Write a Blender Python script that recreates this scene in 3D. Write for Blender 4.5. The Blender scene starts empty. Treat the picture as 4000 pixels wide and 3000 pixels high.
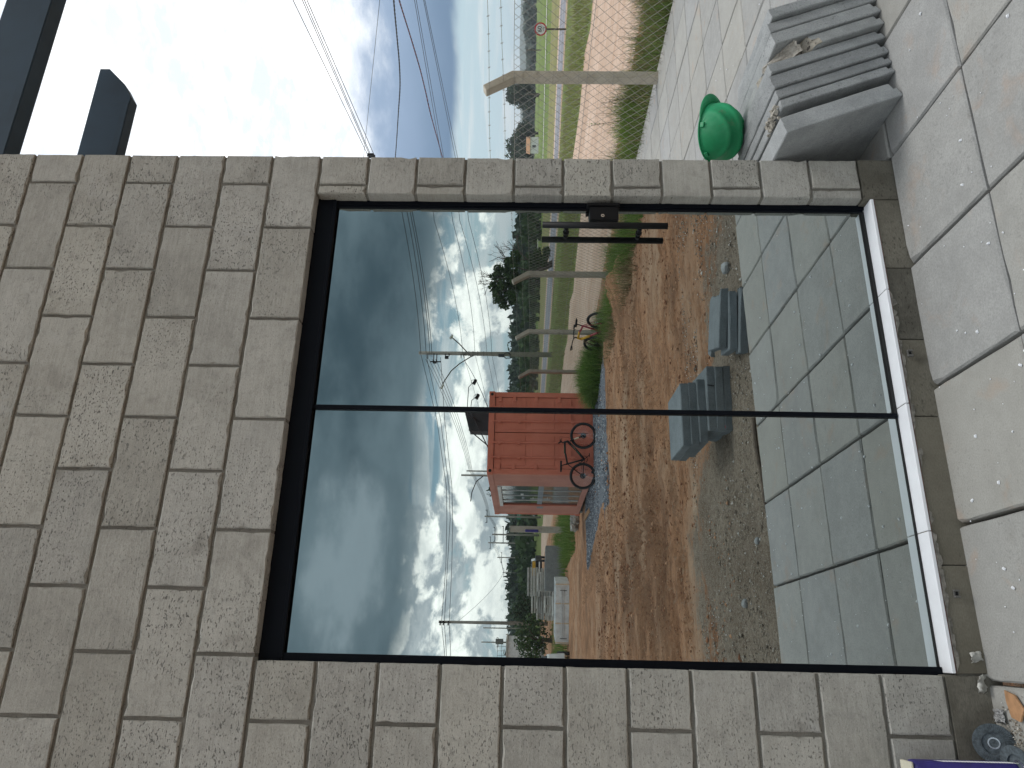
import bpy, math, random
import numpy as np
from mathutils import Vector, Matrix, noise
random.seed(7); rng = np.random.default_rng(7)
R_ = math.radians
scene = bpy.context.scene
col = scene.collection

# ------------------------------------------------------------------ camera
# phone held sideways: the picture lies on its side, the top of the place is at the left
cd = bpy.data.cameras.new("camera"); cam = bpy.data.objects.new("camera", cd); col.objects.link(cam)
RIGHT = Vector((0.937765516, -0.346961328, 0.014617573))
DOWN = Vector((0.020754352, 0.013977696, -0.999686891))
FWD = Vector((0.346648372, 0.937775272, 0.020308758))
m = Matrix.Identity(4)
for i in range(3):
    m[i][0] = DOWN[i]; m[i][1] = RIGHT[i]; m[i][2] = -FWD[i]
m[0][3], m[1][3], m[2][3] = -1.93653, -2.53281, 1.47097
cam.matrix_world = m
cd.sensor_width = 36; cd.lens = 25.953; cd.clip_start = 0.02; cd.clip_end = 6000
scene.camera = cam
HAZE = .00034

# ------------------------------------------------------------------ world
W = bpy.data.worlds.new("World"); scene.world = W; W.use_nodes = True
SUN_DIR = Vector((0.42, -0.14, 1.0)).normalized()

class NT:
    def __init__(s, tree):
        s.t = tree; tree.nodes.clear()
    def n(s, typ, **kw):
        nd = s.t.nodes.new(typ)
        for k, v in kw.items():
            if hasattr(nd, k): setattr(nd, k, v)
        return nd
    def put(s, sock, v):
        if isinstance(v, bpy.types.NodeSocket): s.t.links.new(v, sock)
        elif v is not None:
            if isinstance(v, (tuple, list)) and len(v) == 3 and sock.type == 'RGBA': v = (*v, 1)
            sock.default_value = v
    def m(s, op, a, b=None, c=None, clamp=False):
        nd = s.n('ShaderNodeMath', operation=op); nd.use_clamp = clamp
        s.put(nd.inputs[0], a)
        if b is not None: s.put(nd.inputs[1], b)
        if c is not None: s.put(nd.inputs[2], c)
        return nd.outputs[0]
    def sstep(s, x, lo, hi, a=0.0, b=1.0):
        nd = s.n('ShaderNodeMapRange', interpolation_type='SMOOTHSTEP')
        s.put(nd.inputs[0], x); nd.inputs[1].default_value = lo; nd.inputs[2].default_value = hi
        nd.inputs[3].default_value = a; nd.inputs[4].default_value = b
        return nd.outputs[0]
    def mix(s, f, a, b, mode='MIX'):
        nd = s.n('ShaderNodeMix', data_type='RGBA', blend_type=mode); nd.clamp_factor = True
        s.put(nd.inputs[0], f); s.put(nd.inputs[6], a); s.put(nd.inputs[7], b)
        return nd.outputs[2]
    def noise(s, vec, scale, detail=4, rough=.55, dist=0.0, out=0):
        nd = s.n('ShaderNodeTexNoise'); s.put(nd.inputs['Vector'], vec)
        nd.inputs['Scale'].default_value = scale; nd.inputs['Detail'].default_value = detail
        nd.inputs['Roughness'].default_value = rough; nd.inputs['Distortion'].default_value = dist
        return nd.outputs[out]
    def vor(s, vec, scale, feature='F1', out=0, rnd=1.0):
        nd = s.n('ShaderNodeTexVoronoi', feature=feature); s.put(nd.inputs['Vector'], vec)
        nd.inputs['Scale'].default_value = scale; nd.inputs['Randomness'].default_value = rnd
        return nd.outputs[out]
    def vmul(s, v, xyz):
        nd = s.n('ShaderNodeVectorMath', operation='MULTIPLY'); s.put(nd.inputs[0], v); nd.inputs[1].default_value = xyz
        return nd.outputs[0]
    def vadd(s, v, w):
        nd = s.n('ShaderNodeVectorMath', operation='ADD'); s.put(nd.inputs[0], v); s.put(nd.inputs[1], w)
        return nd.outputs[0]
    def ramp(s, x, stops):
        nd = s.n('ShaderNodeValToRGB'); s.put(nd.inputs[0], x)
        e = nd.color_ramp.elements
        while len(e) < len(stops): e.new(0.5)
        for el, (p, c) in zip(e, stops):
            el.position = p; el.color = (*c, 1) if len(c) == 3 else c
        return nd.outputs[0]

w = NT(W.node_tree)
tc = w.n('ShaderNodeTexCoord').outputs['Generated']
sep = w.n('ShaderNodeSeparateXYZ'); w.put(sep.inputs[0], tc)
X, Y, Z = sep.outputs
el = w.m('MULTIPLY', w.m('ARCSINE', Z), 57.2958)
azb = w.m('MULTIPLY', w.m('ARCTAN2', X, w.m('MULTIPLY', Y, -1.0)), 57.2958)      # 0 at -Y, + towards +X
V = w.vmul(tc, (1, 1, 2.2))
nb = w.m('SUBTRACT', w.noise(V, 2.6, 5, .5), .5)
nm_ = w.m('SUBTRACT', w.noise(V, 9, 7, .58), .5)
nf = w.m('SUBTRACT', w.noise(V, 26, 7, .62, .3), .5)
sky = w.n('ShaderNodeTexSky', sky_type='NISHITA'); sky.sun_disc = False
sky.sun_elevation = math.asin(SUN_DIR.z); sky.sun_rotation = math.atan2(SUN_DIR.x, SUN_DIR.y)
sky.altitude = 500; sky.air_density = 1.0; sky.dust_density = 1.5
blue = w.mix(.35, sky.outputs[0], (3.0, 7.0, 9.0))                                 # x10: background strength is 0.1
# --- the half of the sky behind the camera: storm deck above, cumulus and haze below
hazeb = w.mix(w.sstep(el, 0, 9), (7.2, 9.8, 10.6), blue)
stre = w.noise(w.vmul(tc, (1, 1, 9)), 5.5, 6, .6, .4)
layer = w.mix(w.sstep(stre, .36, .60), hazeb, (10.6, 11.3, 11.5))
wv = w.vadd(w.vmul(tc, (1, 1, 1.55)), w.vmul(w.noise(tc, 5, 2, .5, 0, 1), (.10, .10, .10)))
cn = w.noise(wv, 7.5, 9, .60)
cn_up = w.noise(w.vadd(wv, (0.0, 0.0, 0.03)), 7.5, 9, .60)
bias = w.m('SUBTRACT', w.sstep(azb, 8, 26, .12, .01), w.sstep(el, 7.5, 12.0, 0, .10))
bias = w.m('SUBTRACT', bias, w.sstep(el, 2.6, .8, 0, .12))
gapd = w.m('SQRT', w.m('ADD', w.m('POWER', w.m('MULTIPLY', w.m('SUBTRACT', azb, 14.2), .36), 2.0), w.m('POWER', w.m('MULTIPLY', w.m('SUBTRACT', el, 8.0), .75), 2.0)))
bias = w.m('SUBTRACT', bias, w.sstep(gapd, 1.7, .5, 0, .24))
cum = w.sstep(w.m('ADD', cn, bias), .465, .535)
lit = w.sstep(w.m('SUBTRACT', cn, cn_up), -.05, .045)
cumc = w.mix(lit, (6.6, 7.5, 8.0), (23.0, 22.6, 21.2))
cumc = w.mix(w.sstep(nf, -.10, .18, 0, .5), cumc, (11.5, 11.9, 12.0))
low = w.mix(cum, layer, cumc)
se = w.m('ADD', el, w.m('ADD', w.m('MULTIPLY', nb, 6.5), w.m('MULTIPLY', nm_, 3.0)))
se = w.m('ADD', se, w.sstep(azb, 14, 34, .2, 2.4))
stm = w.sstep(se, 7.6, 10.4)
patch = w.m('SQRT', w.m('ADD', w.m('POWER', w.m('MULTIPLY', w.m('SUBTRACT', azb, 6.0), .20), 2.0), w.m('POWER', w.m('MULTIPLY', w.m('SUBTRACT', el, 13.5), .42), 2.0)))
pm = w.m('MULTIPLY', w.sstep(w.m('ADD', patch, w.m('MULTIPLY', nm_, 4.5)), 1.7, .2), .85)
stc = w.mix(w.sstep(w.m('ADD', nb, w.m('MULTIPLY', nm_, .55)), -.20, .24), (.75, 1.3, 1.65), (2.5, 3.4, 3.9))
stc = w.mix(pm, stc, (4.6, 5.6, 6.2))
bright = w.mix(w.sstep(w.m('ADD', nm_, nb), -.22, .22), (9.8, 10.6, 11.8), (13.5, 13.9, 14.0))
stc = w.mix(w.sstep(w.m('ADD', el, w.m('MULTIPLY', nb, 10)), 21, 40), stc, bright)
back = w.mix(stm, low, stc)
# --- the half in front: pale horizon, a blue-grey band, bright overcast above
fe = w.m('ADD', el, w.m('ADD', w.m('MULTIPLY', nb, 3.0), w.m('MULTIPLY', nm_, 1.6)))
strf = w.noise(w.vmul(tc, (1, 1, 12)), 4.0, 6, .6, .5)
pale = w.mix(w.sstep(strf, .40, .64), (5.4, 7.0, 7.7), (7.2, 8.1, 8.4))
band = w.mix(w.sstep(fe, 5.0, 10.5), (1.7, 2.7, 4.1), (3.5, 4.7, 6.5))
front = w.mix(w.sstep(fe, 4.6, 5.6), pale, band)
front = w.mix(w.sstep(w.m('ADD', fe, w.m('MULTIPLY', nm_, 7.0)), 9.5, 13.5), front, bright)
above = w.mix(w.sstep(w.m('ADD', nf, nm_), -.2, .25), (9.4, 10.2, 11.2), (16, 16, 16))
front = w.mix(w.m('MULTIPLY', w.sstep(fe, 11, 14), w.sstep(fe, 34, 22)), front, above)
tot = w.mix(w.sstep(Y, -.35, .35), back, front)
tot = w.mix(w.sstep(el, -.2, -2.5), tot, (1.6, 1.7, 1.3))
bg = w.n('ShaderNodeBackground'); w.put(bg.inputs[0], tot); bg.inputs[1].default_value = 0.1
wo = w.n('ShaderNodeOutputWorld'); w.t.links.new(bg.outputs[0], wo.inputs[0])
W.cycles.sampling_method = 'MANUAL'; W.cycles.sample_map_resolution = 512

sd = bpy.data.lights.new("sun", 'SUN'); sd.energy = 1.35; sd.angle = R_(24); sd.color = (1.0, .96, .90)
so = bpy.data.objects.new("sun", sd); col.objects.link(so)
so.rotation_euler = SUN_DIR.to_track_quat('Z', 'Y').to_euler(); so['kind'] = 'helper'

scene.view_settings.view_transform = 'Standard'; scene.view_settings.look = 'None'
scene.view_settings.exposure = 0.0; scene.view_settings.gamma = 1.0
scene.view_settings.use_curve_mapping = False
scene.cycles.max_bounces = 7; scene.cycles.glossy_bounces = 4; scene.cycles.diffuse_bounces = 3
scene.cycles.transparent_max_bounces = 6

# ------------------------------------------------------------------ materials
def mat(name):
    M = bpy.data.materials.new(name); M.use_nodes = True
    t = NT(M.node_tree); out = t.n('ShaderNodeOutputMaterial'); b = t.n('ShaderNodeBsdfPrincipled')
    t.t.links.new(b.outputs[0], out.inputs[0]); t.b = b; t.out = out
    return M, t
def bump(t, h, strength=.5, dist=.01):
    nd = t.n('ShaderNodeBump'); nd.inputs['Strength'].default_value = strength; nd.inputs['Distance'].default_value = dist
    t.put(nd.inputs['Height'], h); t.t.links.new(nd.outputs[0], t.b.inputs['Normal'])
def objco(t, spread=37.0):
    oi = t.n('ShaderNodeObjectInfo'); co = t.n('ShaderNodeTexCoord').outputs['Object']
    cx = t.n('ShaderNodeCombineXYZ')
    r = oi.outputs['Random']
    t.put(cx.inputs[0], t.m('MULTIPLY', r, spread)); t.put(cx.inputs[1], t.m('MULTIPLY', r, spread * 1.7)); t.put(cx.inputs[2], t.m('MULTIPLY', r, spread * 2.3))
    return t.vadd(co, cx.outputs[0]), r
def plain(name, c, rough=.6, metal=0.0, var=.08, scale=8, bmp=0.0, spec=.5):
    M, t = mat(name); v, r = objco(t)
    n = t.noise(v, scale, 5, .6)
    c2 = tuple(max(0, x * (1 - var * 2.2)) for x in c); c1 = tuple(x * (1 + var) for x in c)
    t.put(t.b.inputs['Base Color'], t.mix(t.sstep(n, .3, .7), c2, c1))
    t.b.inputs['Roughness'].default_value = rough; t.b.inputs['Metallic'].default_value = metal
    t.b.inputs['Specular IOR Level'].default_value = spec
    if bmp: bump(t, n, bmp, .01)
    return M
def concrete(name, dark, light, pits=.5, pscale=70, stretch=(1, 1, 2.2), rough=.9, obvar=.16, warm=.3, bumpd=.0025, stain=(.10, .09, .075), staina=.35, rust=0.0, streak=0.0, allover=0.0):
    M, t = mat(name); v, r = objco(t)
    big = t.noise(v, 3.2, 4, .6); mid = t.noise(v, 16, 5, .65); fine = t.noise(t.vmul(v, stretch), pscale * 2.2, 3, .6)
    pit = t.noise(t.vmul(v, stretch), pscale, 3, .55)
    c = t.mix(t.sstep(big, .28, .72), dark, light)
    c = t.mix(t.sstep(mid, .35, .75, 0, .45), c, tuple(x * 1.22 for x in light))
    c = t.mix(t.sstep(fine, .3, .75, 0, .5), c, tuple(x * .66 for x in dark))
    # every piece has its own shade and warmth
    wn = t.n('ShaderNodeTexWhiteNoise', noise_dimensions='1D'); t.put(wn.inputs['W'], t.m('MULTIPLY', r, 91.0))
    c = t.mix(t.m('MULTIPLY', wn.outputs[0], warm), c, tuple(x * y for x, y in zip(light, (1.08, 1.0, .80))))
    v2 = t.m('ADD', 1 - obvar, t.m('MULTIPLY', r, obvar * 1.6))
    vm = t.n('ShaderNodeVectorMath', operation='SCALE'); t.put(vm.inputs[0], c); t.put(vm.inputs['Scale'], v2)
    c = vm.outputs[0]
    # cloudy stains
    st = t.noise(v, 5.5, 3, .5, .6)
    c = t.mix(t.sstep(st, .60, .80, 0, staina), c, stain)
    if rust: 
        ru = t.noise(v, 6.5, 5, .6, .4); c = t.mix(t.sstep(ru, .56, .74, 0, rust), c, (.42, .24, .13))
    if streak:
        sk_ = t.noise(t.vmul(v, (2.0, 1, 22)), 6.0, 4, .6); c = t.mix(t.sstep(sk_, .45, .72, 0, streak * .5), c, tuple(x * 1.25 for x in light)); c = t.mix(t.sstep(sk_, .52, .30, 0, streak * .5), c, tuple(x * .72 for x in dark))
        ms = t.noise(v, 34, 4, .7); c = t.mix(t.sstep(ms, .52, .70, 0, .35), c, tuple(x * .7 for x in dark))
        pale = t.noise(v, 4.2, 4, .65, .3); c = t.mix(t.sstep(pale, .60, .74, 0, .35), c, (.46, .45, .43))
    amt = t.sstep(t.noise(v, 2.4, 2, .5), .42, .62, allover, 1.0)
    pm_ = t.m('MULTIPLY', t.sstep(pit, .60, .655), t.m('MULTIPLY', amt, pits))
    c = t.mix(pm_, c, tuple(x * .36 for x in dark))
    t.put(t.b.inputs['Base Color'], c); t.b.inputs['Roughness'].default_value = rough
    t.b.inputs['Specular IOR Level'].default_value = .25
    h = t.m('SUBTRACT', t.m('ADD', t.m('MULTIPLY', mid, .5), t.m('MULTIPLY', fine, .35)), t.m('MULTIPLY', pm_, 1.6))
    bump(t, h, .9, bumpd)
    return M
MT = {}
MT['block'] = concrete('concrete_block', (.325, .314, .284), (.445, .432, .395), .85, 92, (1, 1, 2.4), obvar=.14, warm=.16, staina=.55, stain=(.17, .155, .13), streak=.4, allover=.22)
MT['joint'] = concrete('dark_joint_sand', (.035, .032, .028), (.07, .063, .055), .2, 120)
MT['mortar'] = concrete('mortar', (.165, .156, .14), (.25, .24, .22), .3, 120, (1, 1, 1), obvar=0)
MT['foundation'] = concrete('damp_foundation', (.095, .088, .072), (.19, .178, .15), .5, 50, (1, 1, 2.5), obvar=.1, staina=.6, stain=(.07, .06, .045))
MT['slab'] = concrete('paving_concrete', (.285, .286, .28), (.345, .345, .336), .22, 80, (1, 1, 1), obvar=.05, warm=.28, rust=.22, bumpd=.0015, staina=.22, stain=(.20, .185, .16))
MT['stack'] = concrete('grey_cast_concrete', (.25, .262, .268), (.38, .392, .398), .4, 90, (1, 1, 1), obvar=.16, warm=.12, bumpd=.001, staina=.2, stain=(.15, .155, .16))
MT['broken'] = concrete('broken_aggregate', (.20, .18, .16), (.46, .44, .40), .9, 45, (1, 1, 1), bumpd=.008)
MT['darkslab'] = concrete('dark_wet_concrete', (.13, .15, .16), (.21, .235, .25), .3, 80, (1, 1, 1), obvar=.15, warm=.05, bumpd=.001)
MT['post'] = concrete('post_concrete', (.30, .27, .225), (.43, .40, .35), .5, 90, (1, 1, .6), bumpd=.001)
MT['oldslab'] = concrete('weathered_panel_concrete', (.33, .33, .31), (.50, .50, .47), .3, 30, (1, 1, 3), obvar=.2, warm=.2)
MT['panel'] = concrete('dark_precast', (.21, .215, .21), (.29, .295, .29), .3, 30)
MT['utilpole'] = concrete('pole_concrete', (.22, .20, .175), (.31, .29, .255), .2, 20, (1, 1, .3), warm=.1)
MT['beam'] = plain('slate_blue_paint', (.018, .040, .064), .6, 0, .10, 3, spec=.35)
MT['frame'] = plain('black_aluminium', (.003, .0045, .008), .5, 0, .05, 12, spec=.1)
MT['handle'] = plain('black_satin_tube', (.008, .008, .009), .5, 0, .04, 20, spec=.25)
MT['seal'] = plain('black_rubber_seal', (.012, .012, .012), .8, 0, .1, 30)
MT['chrome'] = plain('bright_metal', (.7, .7, .72), .25, 1.0, .05, 20)
MT['whitesill'] = plain('white_sill_tile', (.80, .81, .84), .35, 0, .02, 14)
MT['grout'] = plain('grout_smear', (.21, .195, .17), .95, 0, .2, 40, .5)
MT['adhesive'] = plain('reddish_adhesive', (.17, .10, .085), .95, 0, .2, 50, .5)
MT['black'] = plain('black_plastic', (.008, .008, .009), .55, spec=.2)
MT['rubber'] = plain('tyre_rubber', (.016, .016, .017), .8)
MT['steel'] = plain('galvanised_wire', (.16, .155, .145), .6, .2)
MT['fencewire'] = plain('fence_wire', (.24, .23, .20), .6, .1)
MT['cable'] = plain('dark_cable', (.012, .014, .018), .6)
MT['cablered'] = plain('red_cable', (.16, .012, .035), .5)
MT['white'] = plain('white_paint', (.62, .63, .62), .45, 0, .08, 4)
MT['green_sign'] = plain('green_sign', (.0, .16, .09), .5)
MT['red'] = plain('red_paint', (.45, .02, .03), .45)
MT['redcap'] = plain('red_plastic', (.42, .015, .035), .35)
MT['teal'] = plain('green_decal', (.03, .42, .24), .4)
MT['cream'] = plain('cream_decal', (.62, .48, .33), .5)
MT['yellow'] = plain('yellow_paint', (.62, .33, .01), .4)
MT['magenta'] = plain('dark_red_paint', (.26, .02, .035), .4)
MT['gold'] = plain('bronze_fork', (.20, .14, .10), .35, .6)
MT['tarp'] = plain('black_tarp', (.022, .025, .028), .7, 0, .25, 2.5, .4)
MT['darkglass'] = plain('tinted_glass', (.025, .033, .036), .08, 0, .1, 3, spec=.8)
MT['frosted'] = plain('frosted_band', (.22, .26, .30), .6, 0, .15, 60)
MT['wood'] = plain('weathered_wood', (.13, .10, .075), .9, 0, .25, 14, .5)
MT['woodlight'] = plain('pale_wood', (.40, .22, .11), .85, 0, .12, 30)
MT['disc'] = plain('grinding_disc_grey', (.085, .105, .118), .85, 0, .2, 90, .4)
MT['bag'] = plain('violet_bag', (.035, .025, .19), .5, 0, .1, 20)
MT['bagpaper'] = plain('cream_paper', (.60, .57, .45), .8, 0, .05, 20)
MT['barkm'] = plain('bark', (.10, .08, .06), .9, 0, .2, 20)

# helmet: scuffed green plastic
M, t = mat('scuffed_green_plastic'); v, r = objco(t)
sc = t.noise(v, 14, 7, .7, 1.5)
cc = t.mix(t.sstep(t.noise(v, 5, 3), .3, .7), (.004, .21, .075), (.01, .33, .13))
cc = t.mix(t.sstep(sc, .60, .72, 0, .55), cc, (.12, .16, .09))
cc = t.mix(t.sstep(t.noise(v, 3.0, 3), .5, .9, 0, .25), cc, (.10, .30, .18))
t.put(t.b.inputs['Base Color'], cc); t.put(t.b.inputs['Roughness'], t.sstep(sc, .45, .65, .42, .8)); MT['helmet'] = M
# container paint
def contmat(name, c1, c2):
    M, t = mat(name); v = t.n('ShaderNodeTexCoord').outputs['Object']
    c = t.mix(t.sstep(t.noise(v, 1.6, 4), .3, .7), c1, c2)
    c = t.mix(t.sstep(t.noise(t.vmul(v, (1, 1, .25)), 7, 4), .55, .8, 0, .35), c, tuple(x * .6 for x in c1))
    t.put(t.b.inputs['Base Color'], c); t.b.inputs['Roughness'].default_value = .6; t.b.inputs['Specular IOR Level'].default_value = .25
    return M
MT['cont'] = contmat('oxide_red_paint', (.54, .155, .095), (.62, .195, .125))
MT['contside'] = contmat('faded_pink_red_paint', (.46, .19, .14), (.55, .25, .19))

# glass: coated solar glass, mirrors the daylight, dark behind
M, t = mat('reflective_glass')
g = t.n('ShaderNodeBsdfGlossy'); g.inputs['Color'].default_value = (.475, .525, .525, 1); g.inputs['Roughness'].default_value = 0.0
v = t.n('ShaderNodeTexCoord').outputs['Object']
dust = t.n('ShaderNodeBsdfDiffuse'); dust.inputs['Color'].default_value = (.30, .30, .29, 1)
dm = t.m('ADD', t.sstep(t.noise(v, 3.5, 6, .7), .45, .75, .006, .03), t.sstep(t.noise(v, 300, 2, .5), .70, .74, 0, .10))
mx = t.n('ShaderNodeMixShader'); t.put(mx.inputs[0], dm); t.t.links.new(g.outputs[0], mx.inputs[1]); t.t.links.new(dust.outputs[0], mx.inputs[2])
bn = t.n('ShaderNodeBump'); bn.inputs['Strength'].default_value = .06; bn.inputs['Distance'].default_value = .004; t.put(bn.inputs['Height'], t.noise(v, 1.1, 1, .4)); t.t.links.new(bn.outputs[0], g.inputs['Normal'])
t.t.links.new(mx.outputs[0], t.out.inputs[0]); MT['glass'] = M

# yard soil: zones (grey soil near the paving, blue gravel, pale compacted tracks) come with the mesh as attributes
M, t = mat('clay_yard')
P = t.n('ShaderNodeTexCoord').outputs['Object']
at = t.n('ShaderNodeAttribute', attribute_name='zone'); sp = t.n('ShaderNodeSeparateColor'); t.put(sp.inputs[0], at.outputs['Color'])
zg, zb, zp = sp.outputs
n1 = t.noise(P, .9, 5, .6); n2 = t.noise(t.vmul(P, (1.0, 2.2, 1)), 2.2, 8, .72, 0); n3 = t.noise(P, 24, 5, .7); n4 = t.noise(P, 95, 3, .7)
clay = t.mix(t.sstep(n2, .32, .66), (.25, .118, .058), (.52, .285, .16))
clay = t.mix(t.sstep(n1, .45, .75, 0, .6), clay, (.30, .15, .08))
clay = t.mix(t.sstep(n3, .50, .68, 0, .7), clay, (.12, .055, .028))
clay = t.mix(t.sstep(t.noise(t.vmul(P, (1, 2.5, 1)), 9, 6, .7), .54, .66, 0, .65), clay, (.42, .32, .23))
clay = t.mix(t.sstep(t.noise(P, .55, 3, .6), .50, .66, 0, .6), clay, (.165, .088, .05))
clay = t.mix(t.m('MULTIPLY', at.outputs['Alpha'], .55), clay, t.mix(t.sstep(n3, .4, .6), (.09, .048, .027), (.19, .11, .068)))
clay = t.mix(t.m('MULTIPLY', zp, t.sstep(n2, .25, .6)), clay, (.50, .36, .25))
grey = t.mix(t.sstep(n3, .3, .7), (.16, .118, .082), (.34, .275, .21))
grey = t.mix(t.sstep(n1, .42, .62, 0, .5), grey, (.115, .075, .045))
grey = t.mix(t.sstep(n4, .45, .68, 0, .8), grey, (.42, .38, .32))
grey = t.mix(t.sstep(t.noise(P, 60, 3, .6), .60, .68, 0, .7), grey, (.05, .04, .03))
grav = t.mix(t.sstep(n4, .35, .65), (.075, .085, .105), (.27, .29, .32))
zgm = t.sstep(t.m('ADD', zg, t.m('ADD', t.m('MULTIPLY', t.m('SUBTRACT', n2, .5), 1.6), t.m('MULTIPLY', t.m('SUBTRACT', n3, .5), .9))), .30, .72)
zbm = t.sstep(t.m('ADD', zb, t.m('MULTIPLY', t.m('SUBTRACT', n3, .5), .5)), .4, .6)
c = t.mix(zgm, clay, grey); c = t.mix(zbm, c, grav)
t.put(t.b.inputs['Base Color'], c); t.b.inputs['Roughness'].default_value = .95; t.b.inputs['Specular IOR Level'].default_value = .2
bump(t, t.m('ADD', t.m('MULTIPLY', n3, .8), t.m('ADD', t.m('MULTIPLY', n4, .35), t.m('MULTIPLY', n2, 1.4))), 1.0, .045)
MT['yard'] = M

def groundmat(name, s0, s1, s2, scale=.06, scale2=.8, bd=.05, stretch=(1, 1, 1)):
    M, t = mat(name); P = t.vmul(t.n('ShaderNodeTexCoord').outputs['Object'], stretch)
    a = t.noise(P, scale, 5, .6); b = t.noise(P, scale2, 6, .7)
    c = t.mix(t.sstep(a, .35, .65), s0, s1)
    c = t.mix(t.sstep(b, .38, .7, 0, .75), c, s2)
    t.put(t.b.inputs['Base Color'], c); t.b.inputs['Roughness'].default_value = .95; t.b.inputs['Specular IOR Level'].default_value = .1
    bump(t, b, .8, bd)
    return M
MT['field'] = groundmat('pasture', (.10, .155, .035), (.16, .21, .05), (.115, .145, .045), .03, .5)
MT['verge'] = groundmat('verge_grass', (.11, .145, .04), (.17, .19, .065), (.08, .10, .03), .25, 3, .12)
MT['olive'] = groundmat('dry_verge', (.20, .19, .08), (.26, .235, .115), (.13, .15, .05), .3, 3, .08)
MT['track'] = groundmat('dirt_track', (.42, .31, .235), (.53, .405, .32), (.36, .23, .155), .35, 3, .03, (1, .25, 1))
MT['asphalt'] = groundmat('old_asphalt', (.20, .205, .23), (.25, .255, .28), (.17, .17, .19), .3, 5, .01)
MT['linepaint'] = plain('road_line_paint', (.62, .60, .55), .8)
MT['hill'] = groundmat('wooded_hill', (.05, .075, .05), (.075, .10, .06), (.03, .05, .035), .02, .12, .5)

def leafmat(name, c1, c2, c3, transl=.0):
    M, t = mat(name); g = t.n('ShaderNodeNewGeometry'); r = g.outputs['Random Per Island']
    oi = t.n('ShaderNodeObjectInfo').outputs['Random']
    pn = t.noise(g.outputs['Position'], .7, 3, .6)
    c = t.mix(t.sstep(r, 0, 1), c1, c2); c = t.mix(t.sstep(pn, .42, .62, 0, .75), c, c3)
    t.put(t.b.inputs['Base Color'], c); t.b.inputs['Roughness'].default_value = .65; t.b.inputs['Specular IOR Level'].default_value = .2
    if transl:
        tr = t.n('ShaderNodeBsdfTranslucent'); t.put(tr.inputs[0], c); mx = t.n('ShaderNodeMixShader'); mx.inputs[0].default_value = transl
        t.t.links.new(t.b.outputs[0], mx.inputs[1]); t.t.links.new(tr.outputs[0], mx.inputs[2]); t.t.links.new(mx.outputs[0], t.out.inputs[0])
    return M
MT['leaf'] = leafmat('tree_leaf', (.025, .05, .015), (.06, .10, .03), (.04, .075, .02), .2)
MT['leafdark'] = leafmat('dark_leaf', (.02, .038, .02), (.042, .07, .034), (.03, .05, .025), .1)
MT['leaffar'] = leafmat('far_leaf', (.045, .07, .055), (.075, .105, .075), (.06, .085, .065), .1)
MT['grass'] = leafmat('tall_grass_blade', (.065, .14, .022), (.18, .27, .065), (.13, .19, .05), .3)
MT['dry'] = leafmat('dry_weed', (.13, .105, .05), (.27, .215, .115), (.09, .095, .035), .15)
MT['vergeleaf'] = leafmat('verge_blade', (.17, .20, .06), (.27, .30, .11), (.26, .22, .12), .3)
MT['lime'] = leafmat('bright_grass', (.16, .28, .03), (.26, .38, .06), (.12, .24, .03), .3)
MT['pebble'] = None
M, t = mat('pebbles'); g = t.n('ShaderNodeNewGeometry'); r = g.outputs['Random Per Island']
t.put(t.b.inputs['Base Color'], t.ramp(r, [(0, (.10, .08, .06)), (.5, (.26, .22, .17)), (.85, (.38, .35, .30)), (1, (.66, .64, .60))])); t.b.inputs['Roughness'].default_value = .9
MT['pebble'] = M
M, t = mat('clods'); g = t.n('ShaderNodeNewGeometry'); r = g.outputs['Random Per Island']
t.put(t.b.inputs['Base Color'], t.ramp(r, [(0, (.13, .05, .022)), (.6, (.30, .14, .07)), (1, (.46, .27, .16))])); t.b.inputs['Roughness'].default_value = .95
MT['clod'] = M
M, t = mat('blue_gravel'); g = t.n('ShaderNodeNewGeometry'); r = g.outputs['Random Per Island']
t.put(t.b.inputs['Base Color'], t.ramp(r, [(0, (.06, .07, .09)), (.6, (.16, .175, .20)), (1, (.36, .38, .40))])); t.b.inputs['Roughness'].default_value = .9
MT['gravel'] = M

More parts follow.
